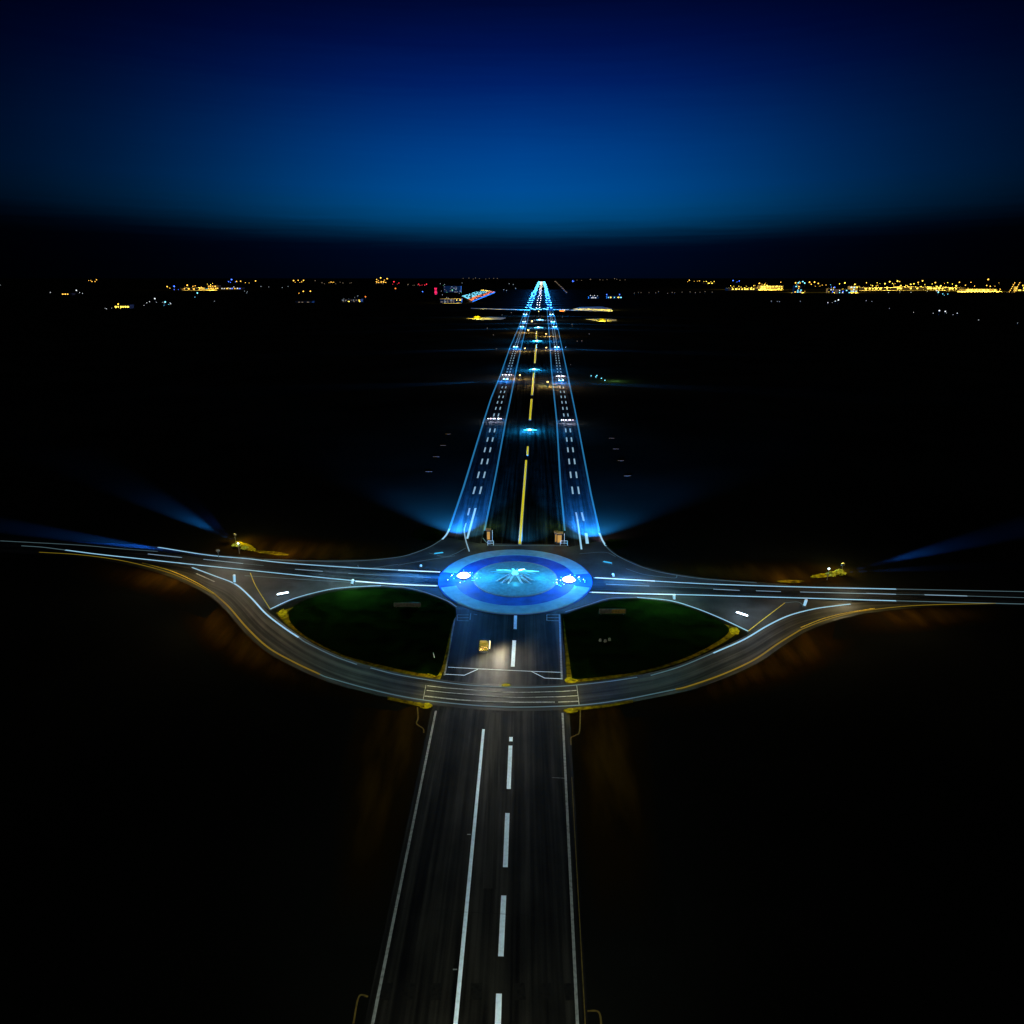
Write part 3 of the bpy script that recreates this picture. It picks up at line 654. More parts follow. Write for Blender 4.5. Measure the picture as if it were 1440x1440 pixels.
# warm lamps on the inner edges
def edge_lamp(px, py, label, s=1., w=9000, h=2.2):
    c = G(px, py); t = empty('verge_lamp', (c.x, c.y, .03)); tag(t, label, 'lamp', 'warm lamps beside the carriageways')
    MB().tube((0, 0, 0), (0, 0, h), .10 * s, .08 * s).build('post', M['metal'], t)
    MB().tube((0, 0, h), (0, 0, h + .5 * s), .35 * s, .45 * s, 10).build('lamp_head', M['warm_hot'], t)
    MB().tube((0, 0, h + .5 * s), (0, 0, h + .62 * s), .5 * s, .2 * s, 10).build('hood', M['metal'], t)
    point((c.x, c.y - 1, h + 2.5), w * 4, (1, .52, .13), .3)
edge_lamp(731, 533, 'pinkish lamp right of the left carriageway, near the second beacon', 1.3, 20000)
edge_lamp(770, 543, 'bright amber lamp left of the right carriageway, nearest amber one', 1.6, 36000)
edge_lamp(738, 494, 'faint amber lamp beside the left carriageway above the yellow rail', 1.5, 26000)
edge_lamp(768, 493, 'faint amber lamp beside the right carriageway', 1.5, 20000)
edge_lamp(743, 468, 'amber lamp at the left edge of the median beyond the third beacon', 2.2, 60000)
edge_lamp(768, 473, 'pale amber lamp at the right edge of the median', 2.2, 60000)
edge_lamp(748, 455, 'cream lamp standing left of the fourth median beacon', 3.0, 20000)
edge_lamp(757.5, 445, 'tall orange lamp in the median just below the far crossing', 2.0, 20000, 8)

# gantries with lamps across each carriageway, lamps throwing fans of light outwards
def gantry(Y, A, B, label, m='white_hot', h=1.0, sc=1.):
    a, b = at_y(A, Y), at_y(B, Y); w = (b - a).length; t = empty('light_gantry', ((a.x + b.x) / 2, Y, .06)); tag(t, label, 'gantry', 'lamp bars spanning the carriageways')
    for s in (-1, 1): MB().box((s * w * .42, 0, h / 2), (.25, .3, h)).build('post', M['metal'], t)
    MB().box((0, 0, h + .1), (w * .86, .2, .14)).build('beam', M['metal'], t)
    for k in range(6):
        x = (-.28 + .112 * k + random.uniform(-.03, .03)) * w; MB().octa((x, -.1, h + .45), random.uniform(.2, .6) * sc, random.uniform(.15, .45) * sc).build('lamp', M['pink_hot' if k % 2 else m], t)
    return t
def yof(py): return G(762, py).y
gantry(yof(593), LO, LI, 'pinkish white lamp bar across the left carriageway beside the nearest beacon')
gantry(yof(595), RI, RO, 'pinkish white lamp bar across the right carriageway beside the nearest beacon')
gantry(yof(530), LO, LI, 'white lamp bar across the left carriageway just beyond a cyan lamp', sc=1.2)
gantry(yof(532), RI, RO, 'white lamp bar across the right carriageway just beyond a cyan lamp', sc=1.2)
for px, py in ((695, 593), (798, 595)):
    c = G(px, py); point((c.x, c.y - 1, 3), 9000, (.8, .8, 1), .4)
for px, py in ((712, 530), (790, 532)):
    c = G(px, py); point((c.x, c.y, 3), 9000, (.8, .8, .9), .4)
def road_lamp(px, py, s, label, side, w=90000):
    c = G(px, py); t = empty('carriageway_lamp', (c.x, c.y, .06)); tag(t, label, 'lamp', 'cyan lamps on the carriageways')
    MB().tube((0, 0, 0), (0, 0, 1.0 * s), .2 * s, .16 * s).build('post', M['metal'], t)
    MB().box((0, 0, 1.1 * s), (3.2 * s, .5 * s, .3 * s)).build('lamp_bar', M['cyan_hot'], t)
    for k in (-1, 1): MB().octa((k * 1.1 * s, -.1, 1.35 * s), .4 * s, .35 * s).build('lens', M['white_hot'], t)
    point((c.x, c.y - 2, 5), w * 1.6, (.01, .30, 1), .5)
    spot((c.x + side * 4, c.y, 3.0), (c.x + side * 120, c.y - 34, 0), w * 60, (.01, .26, 1), 24, 1, .4)
k = 1
for (px, py, s, side, n) in ((711, 536, 1.1, -1, 'first cyan lamp up the left carriageway, below the white bar'), (789, 538, 1.1, 1, 'first cyan lamp up the right carriageway, below the white bar'),
                             (725, 490.5, 1.5, -1, 'second cyan lamp up the left carriageway'), (783, 491, 1.5, 1, 'second cyan lamp up the right carriageway'),
                             (734, 462, 1.8, -1, 'third cyan lamp up the left carriageway'), (780, 462, 1.8, 1, 'third cyan lamp up the right carriageway'),
                             (737, 454.5, 1.7, -1, 'fourth cyan lamp up the left carriageway, smaller'), (777.5, 455, 2.1, 1, 'fourth cyan lamp up the right carriageway'),
                             (738.5, 444.5, 2.3, -1, 'fifth cyan lamp up the left carriageway, near the far crossing'), (775.5, 444.5, 2.3, 1, 'fifth cyan lamp up the right carriageway, near the far crossing')):
    road_lamp(px, py, s, n, side, 40000 * s * s)

# warm kiosks at the foot of the median
def kiosk(px, py, w, h, label):
    c = G(px, py); t = empty('kiosk', (c.x, c.y, .03)); tag(t, label, 'kiosk', 'lit kiosks at the foot of the median')
    MB().box((0, .5, h / 2), (w, 1.2, h)).build('wall', M['wall'], t)
    MB().box((0, .45, h + .1), (w + .4, 1.6, .18)).build('roof', M['roof'], t)
    MB().box((0, -.13, h * .52), (w * .7, .05, h * .7)).build('lit_panel', M['kiosk_panel'], t)
    MB().box((w * .5 + .5, 0, h * .5), (.12, .12, h)).build('post', M['white_metal'], t)
    point((c.x, c.y - 1.0, h + 1.5), 400, (1, .6, .15), .3)
kiosk(687, 761, 1.0, 3.0, 'narrow amber lit kiosk at the left foot of the median')
kiosk(786.5, 765, 1.5, 2.8, 'wide amber lit kiosk at the right foot of the median')
kiosk(782, 764, .7, 2.8, 'slim amber kiosk left of the wide one at the right foot of the median')
for px in (686, 785):
    c = G(px, 745); point((c.x, c.y + 2, 3.5), 2600, (.55, .85, .05), .4)
for px0, px1, lb in ((686, 694, 'small white barrier frame at the left foot of the median'), (788, 798, 'small white barrier frame at the right foot of the median')):
    a, b = G(px0, 767), G(px1, 767); t = empty('barrier_frame', ((a.x + b.x) / 2, a.y, .04)); tag(t, lb, 'barrier'); w = b.x - a.x
    for s in (-1, 1): MB().box((s * w / 2, 0, .6), (.12, .12, 1.2)).build('post', M['white_metal'], t)
    MB().box((0, 0, 1.2), (w, .12, .12)).build('rail', M['white_metal'], t); MB().box((0, 0, .6), (w - .14, .1, .1)).build('rail', M['white_metal'], t)

# ------------------------------------------------------------------ northern beams over the fields
def ground_spot(px, py, tx, ty, z, w, col, ang, blend, dist_z=0, r=.3):
    c = G(px, py); g_ = G(tx, ty); return spot((c.x, c.y, z), (g_.x, g_.y, dist_z), w, col, ang, blend, r)
ground_spot(652, 764, 610, 640, 5.0, 2300000, (.012, .26, 1), 66, .7)
ground_spot(822, 768, 880, 640, 5.0, 2300000, (.012, .26, 1), 70, .7)
ground_spot(660, 768, 665, 690, 5.0, 70000, (.12, .60, 1), 70, .8); ground_spot(816, 772, 815, 690, 5.0, 70000, (.12, .60, 1), 70, .8)
ground_spot(640, 760, 640, 735, 5.0, 5000, (.8, .55, .7), 90, .8); ground_spot(838, 768, 860, 745, 5.0, 9000, (.9, .55, .7), 80, .8)
def beam(px, py, tx, ty, z, p, col, ang, label=None):
    """a searchlight throwing a long fan over the field: three reflectors stacked, each reaching further"""
    a = G(px, py); b = G(tx, ty); n = (b - a).length; d_ = (b - a).normalized()
    if label:
        t = empty('searchlight', (a.x, a.y, 0), math.atan2(d_.y, d_.x)); tag(t, label, 'searchlight', 'dark searchlights throwing blue beams')
        MB().tube((-.6, 0, 0), (-.6, 0, z - .3), .09, .07).build('post', M['metal'], t)
        MB().tube((-1.1, 0, z), (-.35, 0, z - .05), .22, .36, 12).build('housing', M['metal'], t)
        MB().tube((-.35, 0, z - .05), (-.3, 0, z - .055), .3, .3, 12).build('lens', M['cyan_hot'], t)
    for f, k in ((.10, .45), (.25, .6), (.55, .9), (1.0, 1.0)):
        g_ = a.lerp(b, f); d = n * f
        spot((a.x, a.y, z), (g_.x, g_.y, 0), p * k * max(d, 12) ** 3 / z * 2.6, col, ang, 1, .3)
beam(330, 762, 215, 703, 2.2, 25, (.01, .22, 1), 14, 'dark searchlight behind the left yellow shrubs, throwing the upper left beam')
beam(330, 762, 285, 722, 2.2, 12, (.01, .12, .9), 11)
beam(1186, 805, 1400, 752, 2.2, 26, (.01, .14, .9), 11, 'dark searchlight behind the right yellow shrubs, throwing the right beam')
beam(1186, 805, 1290, 800, 2.2, 16, (.01, .16, .9), 12)
beam(305, 785, 20, 742, 2.2, 24, (.01, .18, 1), 9, 'dark searchlight at the cross road edge, throwing the long left beam')
# warm light on the verge shrubs
def shrub(px, py, r, label):
    c = G(px, py); t = empty('shrub', (c.x, c.y, .1)); tag(t, label, 'shrub', 'yellow lit shrubs on the verge')
    mb = MB()
    for k in range(150):
        a = random.uniform(0, 6.28); q = random.random() ** .6 * r; z = (1 - (q / r) ** 2) * r * .7 * random.uniform(.3, 1)
        p = Vector((q * math.cos(a), q * math.sin(a) * .8, z)); n = Vector((random.uniform(-1, 1), random.uniform(-1, 1), random.uniform(.2, 1))).normalized(); u = n.orthogonal().normalized() * .28; v = n.cross(u).normalized() * .18
        mb.face([p - u, p - v, p + u, p + v])
    mb.build('foliage', M['leaf'], t)
    mb = MB()
    for k in range(4): a = k * 1.6; mb.tube((0, 0, 0), (r * .5 * math.cos(a), r * .4 * math.sin(a), r * .4), .06, .02, 5)
    mb.build('stem', M['stemwood'], t)
shrub(333, 768, 1.3, 'yellow lit shrub at the apex of the left blue beam'); shrub(1180, 807, 1.5, 'yellow lit shrub at the apex of the right blue beam')
shrub(344, 772, 1.0, 'smaller yellow shrub to the right of the left beam shrub'); shrub(1168, 809, 1.1, 'smaller yellow shrub to the left of the right beam shrub')
def short_lamp(px, py, label, h=2.6):
    c = G(px, py); t = empty('verge_lamp', (c.x, c.y, .05)); tag(t, label, 'lamp')
    MB().tube((0, 0, 0), (0, 0, h), .08, .06).build('post', M['metal'], t); MB().octa((0, 0, h + .2), .3, .25).build('lamp_head', M['white_hot'], t)
short_lamp(337, 779, 'small white lamp on a short post by the left yellow shrubs'); short_lamp(1163, 816, 'small white lamp on a short post by the right yellow shrubs')
for px, py, tx, ty, w in ((338, 762, 352, 772, 2600), (1180, 803, 1165, 810, 2600)):
    c = G(px, py); point((c.x, c.y, 3.0), w, (1, .75, .08), .3)
WARM = (1, .62, .22)
for px, py, z, w in ((400, 782, 4, 2600), (1105, 815, 4, 2600), (250, 812, 7, 7000), (300, 880, 9, 5200), (1140, 905, 9, 5200), (1250, 868, 7, 5000), (350, 800, 9, 5200), (1190, 840, 9, 4200),
                     (400, 900, 10, 3500), (1050, 925, 10, 3500)):
    c = G(px, py); point((c.x, c.y, z), w * .45, WARM, .5)
for px, py, w in ((603, 958, 2600), (805, 965, 2600), (600, 985, 1800), (803, 990, 1800), (398, 862, 1400), (1033, 886, 1400), (712, 962, 500)):
    c = G(px, py); point((c.x, c.y, 3.2), w * .3, (1, .88, .35), .4)
# pools of light on the cross road
for px, py, w, cl in ((905, 824, 3000, (.8, .95, 1)), (470, 808, 2600, (.6, .85, 1)), (335, 793, 3200, (1, .92, .7)), (1190, 833, 3200, (1, .85, .5)), (560, 815, 1800, (.4, .7, 1)), (300, 800, 1500, (1, .85, .6)), (1080, 862, 1200, (.8, .9, 1))):
    c = G(px, py); point((c.x, c.y, 4.5), w, cl, .4)
g0 = G(737, 774); spot((g0.x, g0.y, 5), (g0.x + 1, g0.y + 45, 0), 130000, (.03, .36, 1), 80, 1, .4)
# unseen points added to brighten the grass rims as junction light would
for px, py in ((500, 832), (930, 847)):
    c = G(px, py); point((c.x, c.y, 6), 10000, (.5, .95, .7), .5)
# unseen spots beside the camera and bare points, added to brighten the foreground
g0 = G(690, 1240); spot((2, -3, 66), (g0.x, g0.y, 0), 58000, (.64, .88, 1), 38, .9, .4)
g0 = G(690, 1010); spot((2, -3, 66), (g0.x, g0.y, 0), 11000, (.9, .95, .9), 14, 1, .4)
g0 = G(690, 1040); point((g0.x, g0.y, 9), 3800, (.95, .95, .85), .5)
g0 = G(660, 1560); point((g0.x, g0.y, 12), 4500, (.95, .92, .7), .5)

# ------------------------------------------------------------------ boards in the grass
def board(px, py, wpx, hpx, label, m2=None, light=None):
    c = G(px, py + hpx / 2); k = (c - Vector((0, 0, CAM_H))).length / FPX; w = wpx * k; h = hpx * k
    t = empty('information_board', (c.x, c.y, .16)); tag(t, label, 'board', 'long boards standing in the grass islands')
    MB().box((0, 0, .3 + h / 2), (w, .14, h)).build('panel', M['sign_face'], t)
    if m2: MB().box((w * .22, -.09, .3 + h / 2), (w * .5, .04, h * .8)).build('yellow_panel', M[m2], t)
    else: MB().box((0, -.09, .3 + h / 2), (w * .9, .04, h * .5)).build('inset_panel', M['sign_face'], t)
    for s in (-1, 1): MB().box((s * w * .42, .02, .15), (.14, .1, .3)).build('leg', M['metal'], t)
board(573, 853, 37, 6, 'long dim grey board standing in the left grass island'); board(861, 862, 37, 7, 'long pale board with yellow half standing in the right grass island', 'sign_yellow')
for px, py, lb in ((844, 903, 'leftmost'), (851, 904, 'middle'), (857, 902, 'rightmost')):
    c = G(px, py); tag(MB().box((0, 0, .3), (.5, .35, .5), .4, taper=.7).build('marker_stone', M['kerb']), lb + ' of three small pale stones in the right grass island', 'stone', 'small stones in the right grass').location = (c.x, c.y, .16)
c = G(611, 926); tag(MB().tube((0, 0, 0), (-.2, .1, 1.0), .08, .06).build('marker_post', M['white_metal']), 'small leaning white marker post in the left grass island', 'marker').location = (c.x, c.y, .16)

# amber marker lamps out in the fields
def marker(px, py, label, m='dim', s=1.):
    c = G(px, py); o = MB().box((0, 0, .22), (2.4 * s, .2 * s, .16 * s)).tube((0, 0, 0), (0, 0, .2), .1, mi=1).build('field_marker_lamp', [M['warm_dim'], M['metal']]); o.location = (c.x, c.y, 0); tag(o, label, 'marker lamp', 'dim amber markers in the fields')
M['warm_dim'] = emit('dim_amber_marker', (.9, .55, .15), .07)
for nm, ps in (('left', ((603, 664), (613.5, 643), (623, 627), (630, 611))), ('right', ((882, 670), (873, 648.5), (866, 632), (860, 617)))):
    for (px, py), od in zip(ps, ('nearest', 'second nearest', 'third nearest', 'farthest')):
        marker(px, py, f'{od} dim amber marker in the dark field {nm} of the carriageways')

# ------------------------------------------------------------------ far rows of road lamps
ONE = ['', 'first', 'second', 'third', 'fourth', 'fifth', 'sixth', 'seventh', 'eighth', 'ninth', 'tenth', 'eleventh', 'twelfth', 'thirteenth', 'fourteenth', 'fifteenth', 'sixteenth', 'seventeenth', 'eighteenth', 'nineteenth']
def ordn(n):
    if n < 20: return ONE[n]
    t = {2: 'twent', 3: 'thirt', 4: 'fort', 5: 'fift'}[n // 10]
    return t + 'ieth' if n % 10 == 0 else t + 'y-' + ONE[n % 10]
ROWN = ('outer row of the left carriageway', 'inner row of the left carriageway', 'left centre row of the median', 'right centre row of the median', 'inner row of the right carriageway', 'outer row of the right carriageway')
def lampmesh(m, w, h, dp=.6):
    return MB().tube((0, 0, 0), (0, 0, h), .25, .2, 5, 1).box((0, 0, h + dp / 2), (w, dp, dp), 0, 0)
cy = None; vpX = G(762, 392.3)
far_cols = (('cyan', (LO, LI, .15)), ('cyan', (LO, LI, .85)), ('white', (LI, RI, .36)), ('white', (LI, RI, .55)), ('cyan', (RI, RO, .15)), ('cyan', (RI, RO, .85)))
base_mesh = {}
Y = 1530.0; row = 0
while Y < 11500:
    s = Y / 1500
    for ci, (kind, (A, B, f)) in enumerate(far_cols):
        key = (kind, row)
        if key not in base_mesh:
            o = lampmesh(None, (4.2 if kind == 'cyan' else 2.0) * s ** .5, 3 + s, .7 * s ** .6)
            base_mesh[key] = o.build('road_lamp', [M['t_road_' + kind], M['metal']]); oo = base_mesh[key]
        else:
            oo = base_mesh[key].copy(); COL.objects.link(oo)
        p = at_y(A, Y).lerp(at_y(B, Y), f); jx = random.uniform(-1.5, 1.5) * s
        oo.location = (p.x + jx, Y + random.uniform(-12, 12), 0)
        if kind == 'cyan': tag(oo, ordn(row + 1) + ' cyan lamp beyond the far crossing in the ' + ROWN[ci], 'road lamp', 'cyan road lamps converging on the horizon')
        else: tag(oo, ordn(row + 1) + ' warm white lamp beyond the far crossing in the ' + ROWN[ci], 'road lamp', 'white centre lamps converging on the horizon')
    if row < 14:
        a = at_y(LO, Y).lerp(at_y(LI, Y), .3); b = at_y(RI, Y).lerp(at_y(RO, Y), .7)
        for p in (a, b): point((p.x, p.y - 10, 9), 900000 * s * s, (.01, .20, 1), 1)
    row += 1; Y += 150 + row * 7
# cross lamps at the far crossing
for i, px in enumerate((748, 752, 756, 760, 765, 769)):
    c = G(px, 436.5 + (i % 2)); o = MB().tube((0, 0, 0), (0, 0, 3), .3, mi=1).box((0, 0, 3.4), (5, .8, .9)).build('crossing_lamp', [M['t_road_cyan'], M['metal']]); o.location = c
    tag(o, ordn(i + 1) + ' from the left of six pale cyan lamps across the far crossing', 'road lamp', 'lamps across the far crossing')

# far crossing road, floodlit yards
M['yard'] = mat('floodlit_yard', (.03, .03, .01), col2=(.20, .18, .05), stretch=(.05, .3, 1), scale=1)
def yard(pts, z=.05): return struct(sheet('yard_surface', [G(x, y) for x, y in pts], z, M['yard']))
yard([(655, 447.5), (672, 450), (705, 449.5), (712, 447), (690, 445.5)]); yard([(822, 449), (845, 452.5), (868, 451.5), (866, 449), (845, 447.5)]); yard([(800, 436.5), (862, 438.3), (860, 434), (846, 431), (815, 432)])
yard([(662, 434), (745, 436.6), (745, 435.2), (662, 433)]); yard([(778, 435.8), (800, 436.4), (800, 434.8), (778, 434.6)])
for px, py, w, z in ((671, 447.5, 420000, 9), (686, 447.8, 200000, 8), (846, 450, 420000, 9), (832, 449.5, 140000, 8), (680, 434.5, 300000, 10), (700, 435, 180000, 10), (720, 435.5, 150000, 9),
                     (815, 434.5, 500000, 12), (832, 435, 800000, 12), (848, 435.5, 900000, 12), (858, 436.5, 500000, 9), (790, 435.5, 120000, 8)):
    c = G(px, py); point((c.x, c.y, z), w * .12, (1, .78, .10), 1)
for px, py, lb in ((671, 447.5, 'glowing yellow mound left of the carriageways beyond the fields'), (846, 450.8, 'glowing yellow mound right of the carriageways beyond the fields')):
    c = G(px, py); o = MB().dome((0, 0, 0), 8, 3.6, 16, 4).build('lit_mound', M['verge']); o.location = c; tag(o, lb, 'mound'); point((c.x, c.y - 16, 5), 60000, (1, .8, .08), 1)

# ------------------------------------------------------------------ distant buildings
def depth_k(c): return (c - Vector((0, 0, CAM_H))).length * .95 / FPX
def building(px, py, wpx, hpx, label, colr='amber', rows=1, cols=5, lit=.72, rz=0, group=None, cols2=None):
    c = G(px, py); k = depth_k(c); w = wpx * k; h = hpx * k; d = min(w * .6, 60)
    t = empty('building', (c.x, c.y, 0), rz); tag(t, label, 'building', group)
    MB().box((0, d / 2, h / 2), (w, d, h)).build('wall', M['wall'], t); MB().box((0, d / 2, h + .35), (w + 2, d + 2, .7)).build('roof', M['roof'], t)
    if rows >= 5: lit = .3
    for r in range(rows):
        for q in range(cols):
            if random.random() > lit: continue
            cc = colr if not cols2 else (colr, *cols2)[random.randrange(1 + len(cols2))]
            MB().box((-w / 2 + w * (q + random.uniform(.35, .65)) / cols, -.25, h * (r + .55) / rows), (w / cols * random.uniform(.25, .7), .3, h / rows * .4)).build('window', M['t_' + cc], t)
    return t
B = [(172, 434, 18, 4, 'yellow lit low building standing alone in the dark left plain', 'yellow', 1, 6), (300, 407, 14, 5, 'amber lit hall in the row of lights on the left horizon', 'amber', 2, 5),
     (268, 408, 26, 2.5, 'long amber lit shed left of the amber hall', 'amber', 1, 8), (325, 407, 26, 2, 'long low building with white and blue lights right of the amber hall', 'white', 1, 8, ['blue', 'amber']),
     (94, 415, 12, 2, 'small amber lit building at the far left', 'amber', 1, 4), (130, 397, 16, 1.6, 'amber lit building on the horizon at the far left', 'amber', 1, 5),
     (427, 426, 22, 1.8, 'dim yellow lit shed left of centre', 'dim', 1, 6), (494, 425, 26, 3.5, 'pale lit works yard building left of centre', 'dimwhite', 2, 7, ['dim', 'yellow']),
     (536, 398, 16, 2.5, 'two storey amber lit block on the left horizon', 'amber', 2, 5), (835, 420, 14, 2.2, 'small building with bluish white windows right of the carriageways', 'white', 1, 5),
     (864, 420, 20, 3, 'building with yellow and cyan windows right of the carriageways', 'yellow', 1, 7, ['cyan']), (634, 426, 30, 5, 'yellow lit block beside the glasshouses', 'yellow', 2, 7, ['dimwhite', 'dim']),
     (636, 412, 24, 9, 'tall dark block with scattered white and green windows', 'dimwhite', 5, 9, ['green', 'dim']), (997, 399.5, 18, 2, 'amber lit block on the right horizon', 'yellow', 1, 5),
     (1045, 408.5, 40, 3, 'long yellow lit terminal at the left end of the right hand town', 'yellow', 1, 10), (1085, 407, 30, 4.5, 'two storey yellow lit hall in the right hand town', 'yellow', 2, 8),
     (1122, 412, 10, 9, 'tall tower block with cyan and amber windows in the right hand town', 'cyan', 4, 3, ['white', 'amber']), (1187, 413, 16, 5, 'blue windowed block in the right hand town', 'blue', 2, 4, ['cyan', 'white']),
     (1168, 412, 8, 5, 'small blue and white windowed block left of the blue block', 'blue', 2, 3, ['white']), (1200, 411, 10, 7, 'yellow and cyan lit block right of the blue block', 'yellow', 3, 3, ['cyan']),
     (1240, 408, 44, 3, 'long yellow lit shed right of the cyan and yellow block', 'yellow', 1, 10), (1290, 408, 46, 3.5, 'longest yellow lit shed in the right hand town', 'yellow', 1, 11), (1335, 408, 36, 3, 'yellow lit shed second from the right end of town', 'yellow', 1, 9),
     (1380, 409.5, 36, 2.2, 'yellow lit shed at the right end of town', 'yellow', 1, 8), (1436, 410, 10, 5, 'yellow lit block at the right edge of the photograph', 'yellow', 2, 2)]
for b in B:
    building(*b[:8], cols2=b[8] if len(b) > 8 else None)
# glasshouses: bays glowing cyan then orange
for i in range(8):
    f = i / 7; col = 'cyan' if i < 5 else 'orange'
    x0, y0, x1, y1 = 650 + 8 * f + i * .6, 418.5 + 6.5 * f, 680 + 15 * f, 408.5 + 3 * f
    p, q = G(x0, y0), G(x1, y1); d = Vector((q.x - p.x, q.y - p.y, 0)); l = d.length; t = empty('glasshouse', (p.x, p.y, 0), math.atan2(d.y, d.x))
    tag(t, ordn(i + 1) + ' glasshouse bay from the back of the lit block, glowing ' + ('cyan' if i < 5 else 'orange'), 'glasshouse', 'cyan glowing glasshouse bays' if i < 5 else 'orange glowing glasshouse bays')
    MB().box((l / 2, 0, 2), (l, 9, 4)).build('wall', M['wall'], t)
    for k in range(22):
        if random.random() < .4: continue
        MB().box((l * (k + .5) / 22, 0, 4.6), (l / 22 * .35, 3, 1)).build('roof_light', M['t_' + ('yellow' if (col == 'cyan' and k > 17) else col)], t)
# pink-red sign tower, blue masts, leaning light masts
c = G(613, 415); o = empty('sign_tower', c); tag(o, 'pink red illuminated sign tower on the left horizon', 'sign'); k = depth_k(c)
MB().box((0, 0, 2.5 * k), (3.6 * k, 4, 5 * k)).build('tower', M['wall'], o); 
for z in (1.5, 3.2, 5, 7, 9): MB().box((0, -3, z * k), (random.uniform(1.8, 3.8) * k, 2, 1.0 * k)).build('light_panel', M['t_pink'], o)
for px, lb in ((1418, 'left of two leaning rows of yellow lights at the right edge'), (1425, 'right of two leaning rows of yellow lights at the right edge')):
    c = G(px, 412); k = depth_k(c); o = empty('crane', c); tag(o, lb, 'crane', 'leaning lit crane booms'); MB().box((0, 0, .5 * k), (3 * k, 10, k)).build('base', M['wall'], o)
    MB().tube((0, 0, 0), (4.5 * k, 0, 12 * k), .2 * k).build('boom', M['metal'], o)
    for z in range(1, 12, 2): MB().octa((z * .375 * k, -3, z * k), .5 * k, .7 * k).build('lamp', M['t_dimyellow'] if 't_dimyellow' in M else M['t_amber'], o)
for px, lb in ((853, 'left of two blue beacon masts right of the carriageways'), (871, 'right of two blue beacon masts right of the carriageways')):
    c = G(px, 420); k = depth_k(c); o = empty('beacon_mast', c); tag(o, lb, 'mast', 'blue beacon masts'); MB().tube((0, 0, 0), (0, 0, 5 * k), .15 * k).build('mast', M['metal'], o)
    MB().octa((0, 0, 5.4 * k), .6 * k, 1.0 * k).build('beacon', M['t_blue'], o)
c = G(790, 438.5); k = depth_k(c); t = empty('fire_truck', c); tag(t, 'orange red glowing truck beside the far crossing, right of the carriageway', 'truck')
MB().box((0, 0, 1.9), (9, 3, 2.6)).build('body', M['t_orange'], t); MB().box((5.6, 0, 1.6), (2.2, 3, 2.2)).build('cab', M['yellow'], t); MB().box((5.6, 0, 3.0), (1.2, 2, .5)).build('light_bar', M['t_yellow'], t)  # truck body given its own orange glow
for x in (-3, 0, 5.4): MB().tube((x, -1.6, .55), (x, 1.6, .55), .55, n=12).build('wheel', M['rubber'], t)

# ------------------------------------------------------------------ distant town lamps, each a lamp of its own
protos = {}
GR = {'amber': 'amber town lamps on the horizon', 'yellow': 'yellow port and town lamps', 'white': 'white town lamps', 'cyan': 'cyan town lamps', 'blue': 'blue town lamps', 'red': 'red town lamps',
      'green': 'green town lamps', 'dim': 'dim distant lamps', 'dimwhite': 'dim white distant lamps', 'pink': 'pink town lamps', 'orange': 'orange town lamps'}
def where(px, py):
    h = 'on skyline' if py < 400.5 else ('below skyline' if py < 411 else ('far below skyline' if py < 432 else 'in dark fields'))
    for lim, w in ((60, 'at the left edge'), (150, 'at far left'), (215, 'around the lone yellow building'), (250, 'left of the long amber shed'), (345, 'around the amber hall'), (411, 'right of the amber hall'),
                   (480, 'above the dim yellow shed'), (515, 'by the pale works yard'), (566, 'around the two storey block'), (612, 'left of the pink red sign'), (652, 'around the dark windowed block'), (740, 'behind the glasshouses'),
                   (800, 'beside the right carriageway'), (880, 'near the blue beacon masts'), (1010, 'between blue masts and right town'), (1104, 'around the long yellow terminal'), (1134, 'on the tall tower block'),
                   (1162, 'right of the tall tower block'), (1212, 'around the blue windowed blocks'), (1345, 'over the longest yellow shed'), (1415, 'near the leaning light rows'), (2000, 'at the right edge')):
        if px < lim: return w + ' ' + h
def town(px, py, colr, s=1., label=None):
    c = G(px, min(460, max(393.2, py))) if py < 460 else G(px, py)
    k = depth_k(c)
    if colr not in protos:
        protos[colr] = MB().octa((0, 0, 2.2), .50, .42).tube((0, 0, 0), (0, 0, 1.9), .06, .05, 4, 1).build('town_lamp', [M['t_' + colr], M['metal']]); o = protos[colr]
    else: o = protos[colr].copy(); COL.objects.link(o)
    hd = 2.2 * min(k, 6) ; o.location = (c.x, c.y, 0); kk = k * s * random.uniform(.75, 1.2); o.scale = (kk, kk, kk if k < 4 else kk)
    tag(o, label, 'town lamp', GR[colr])
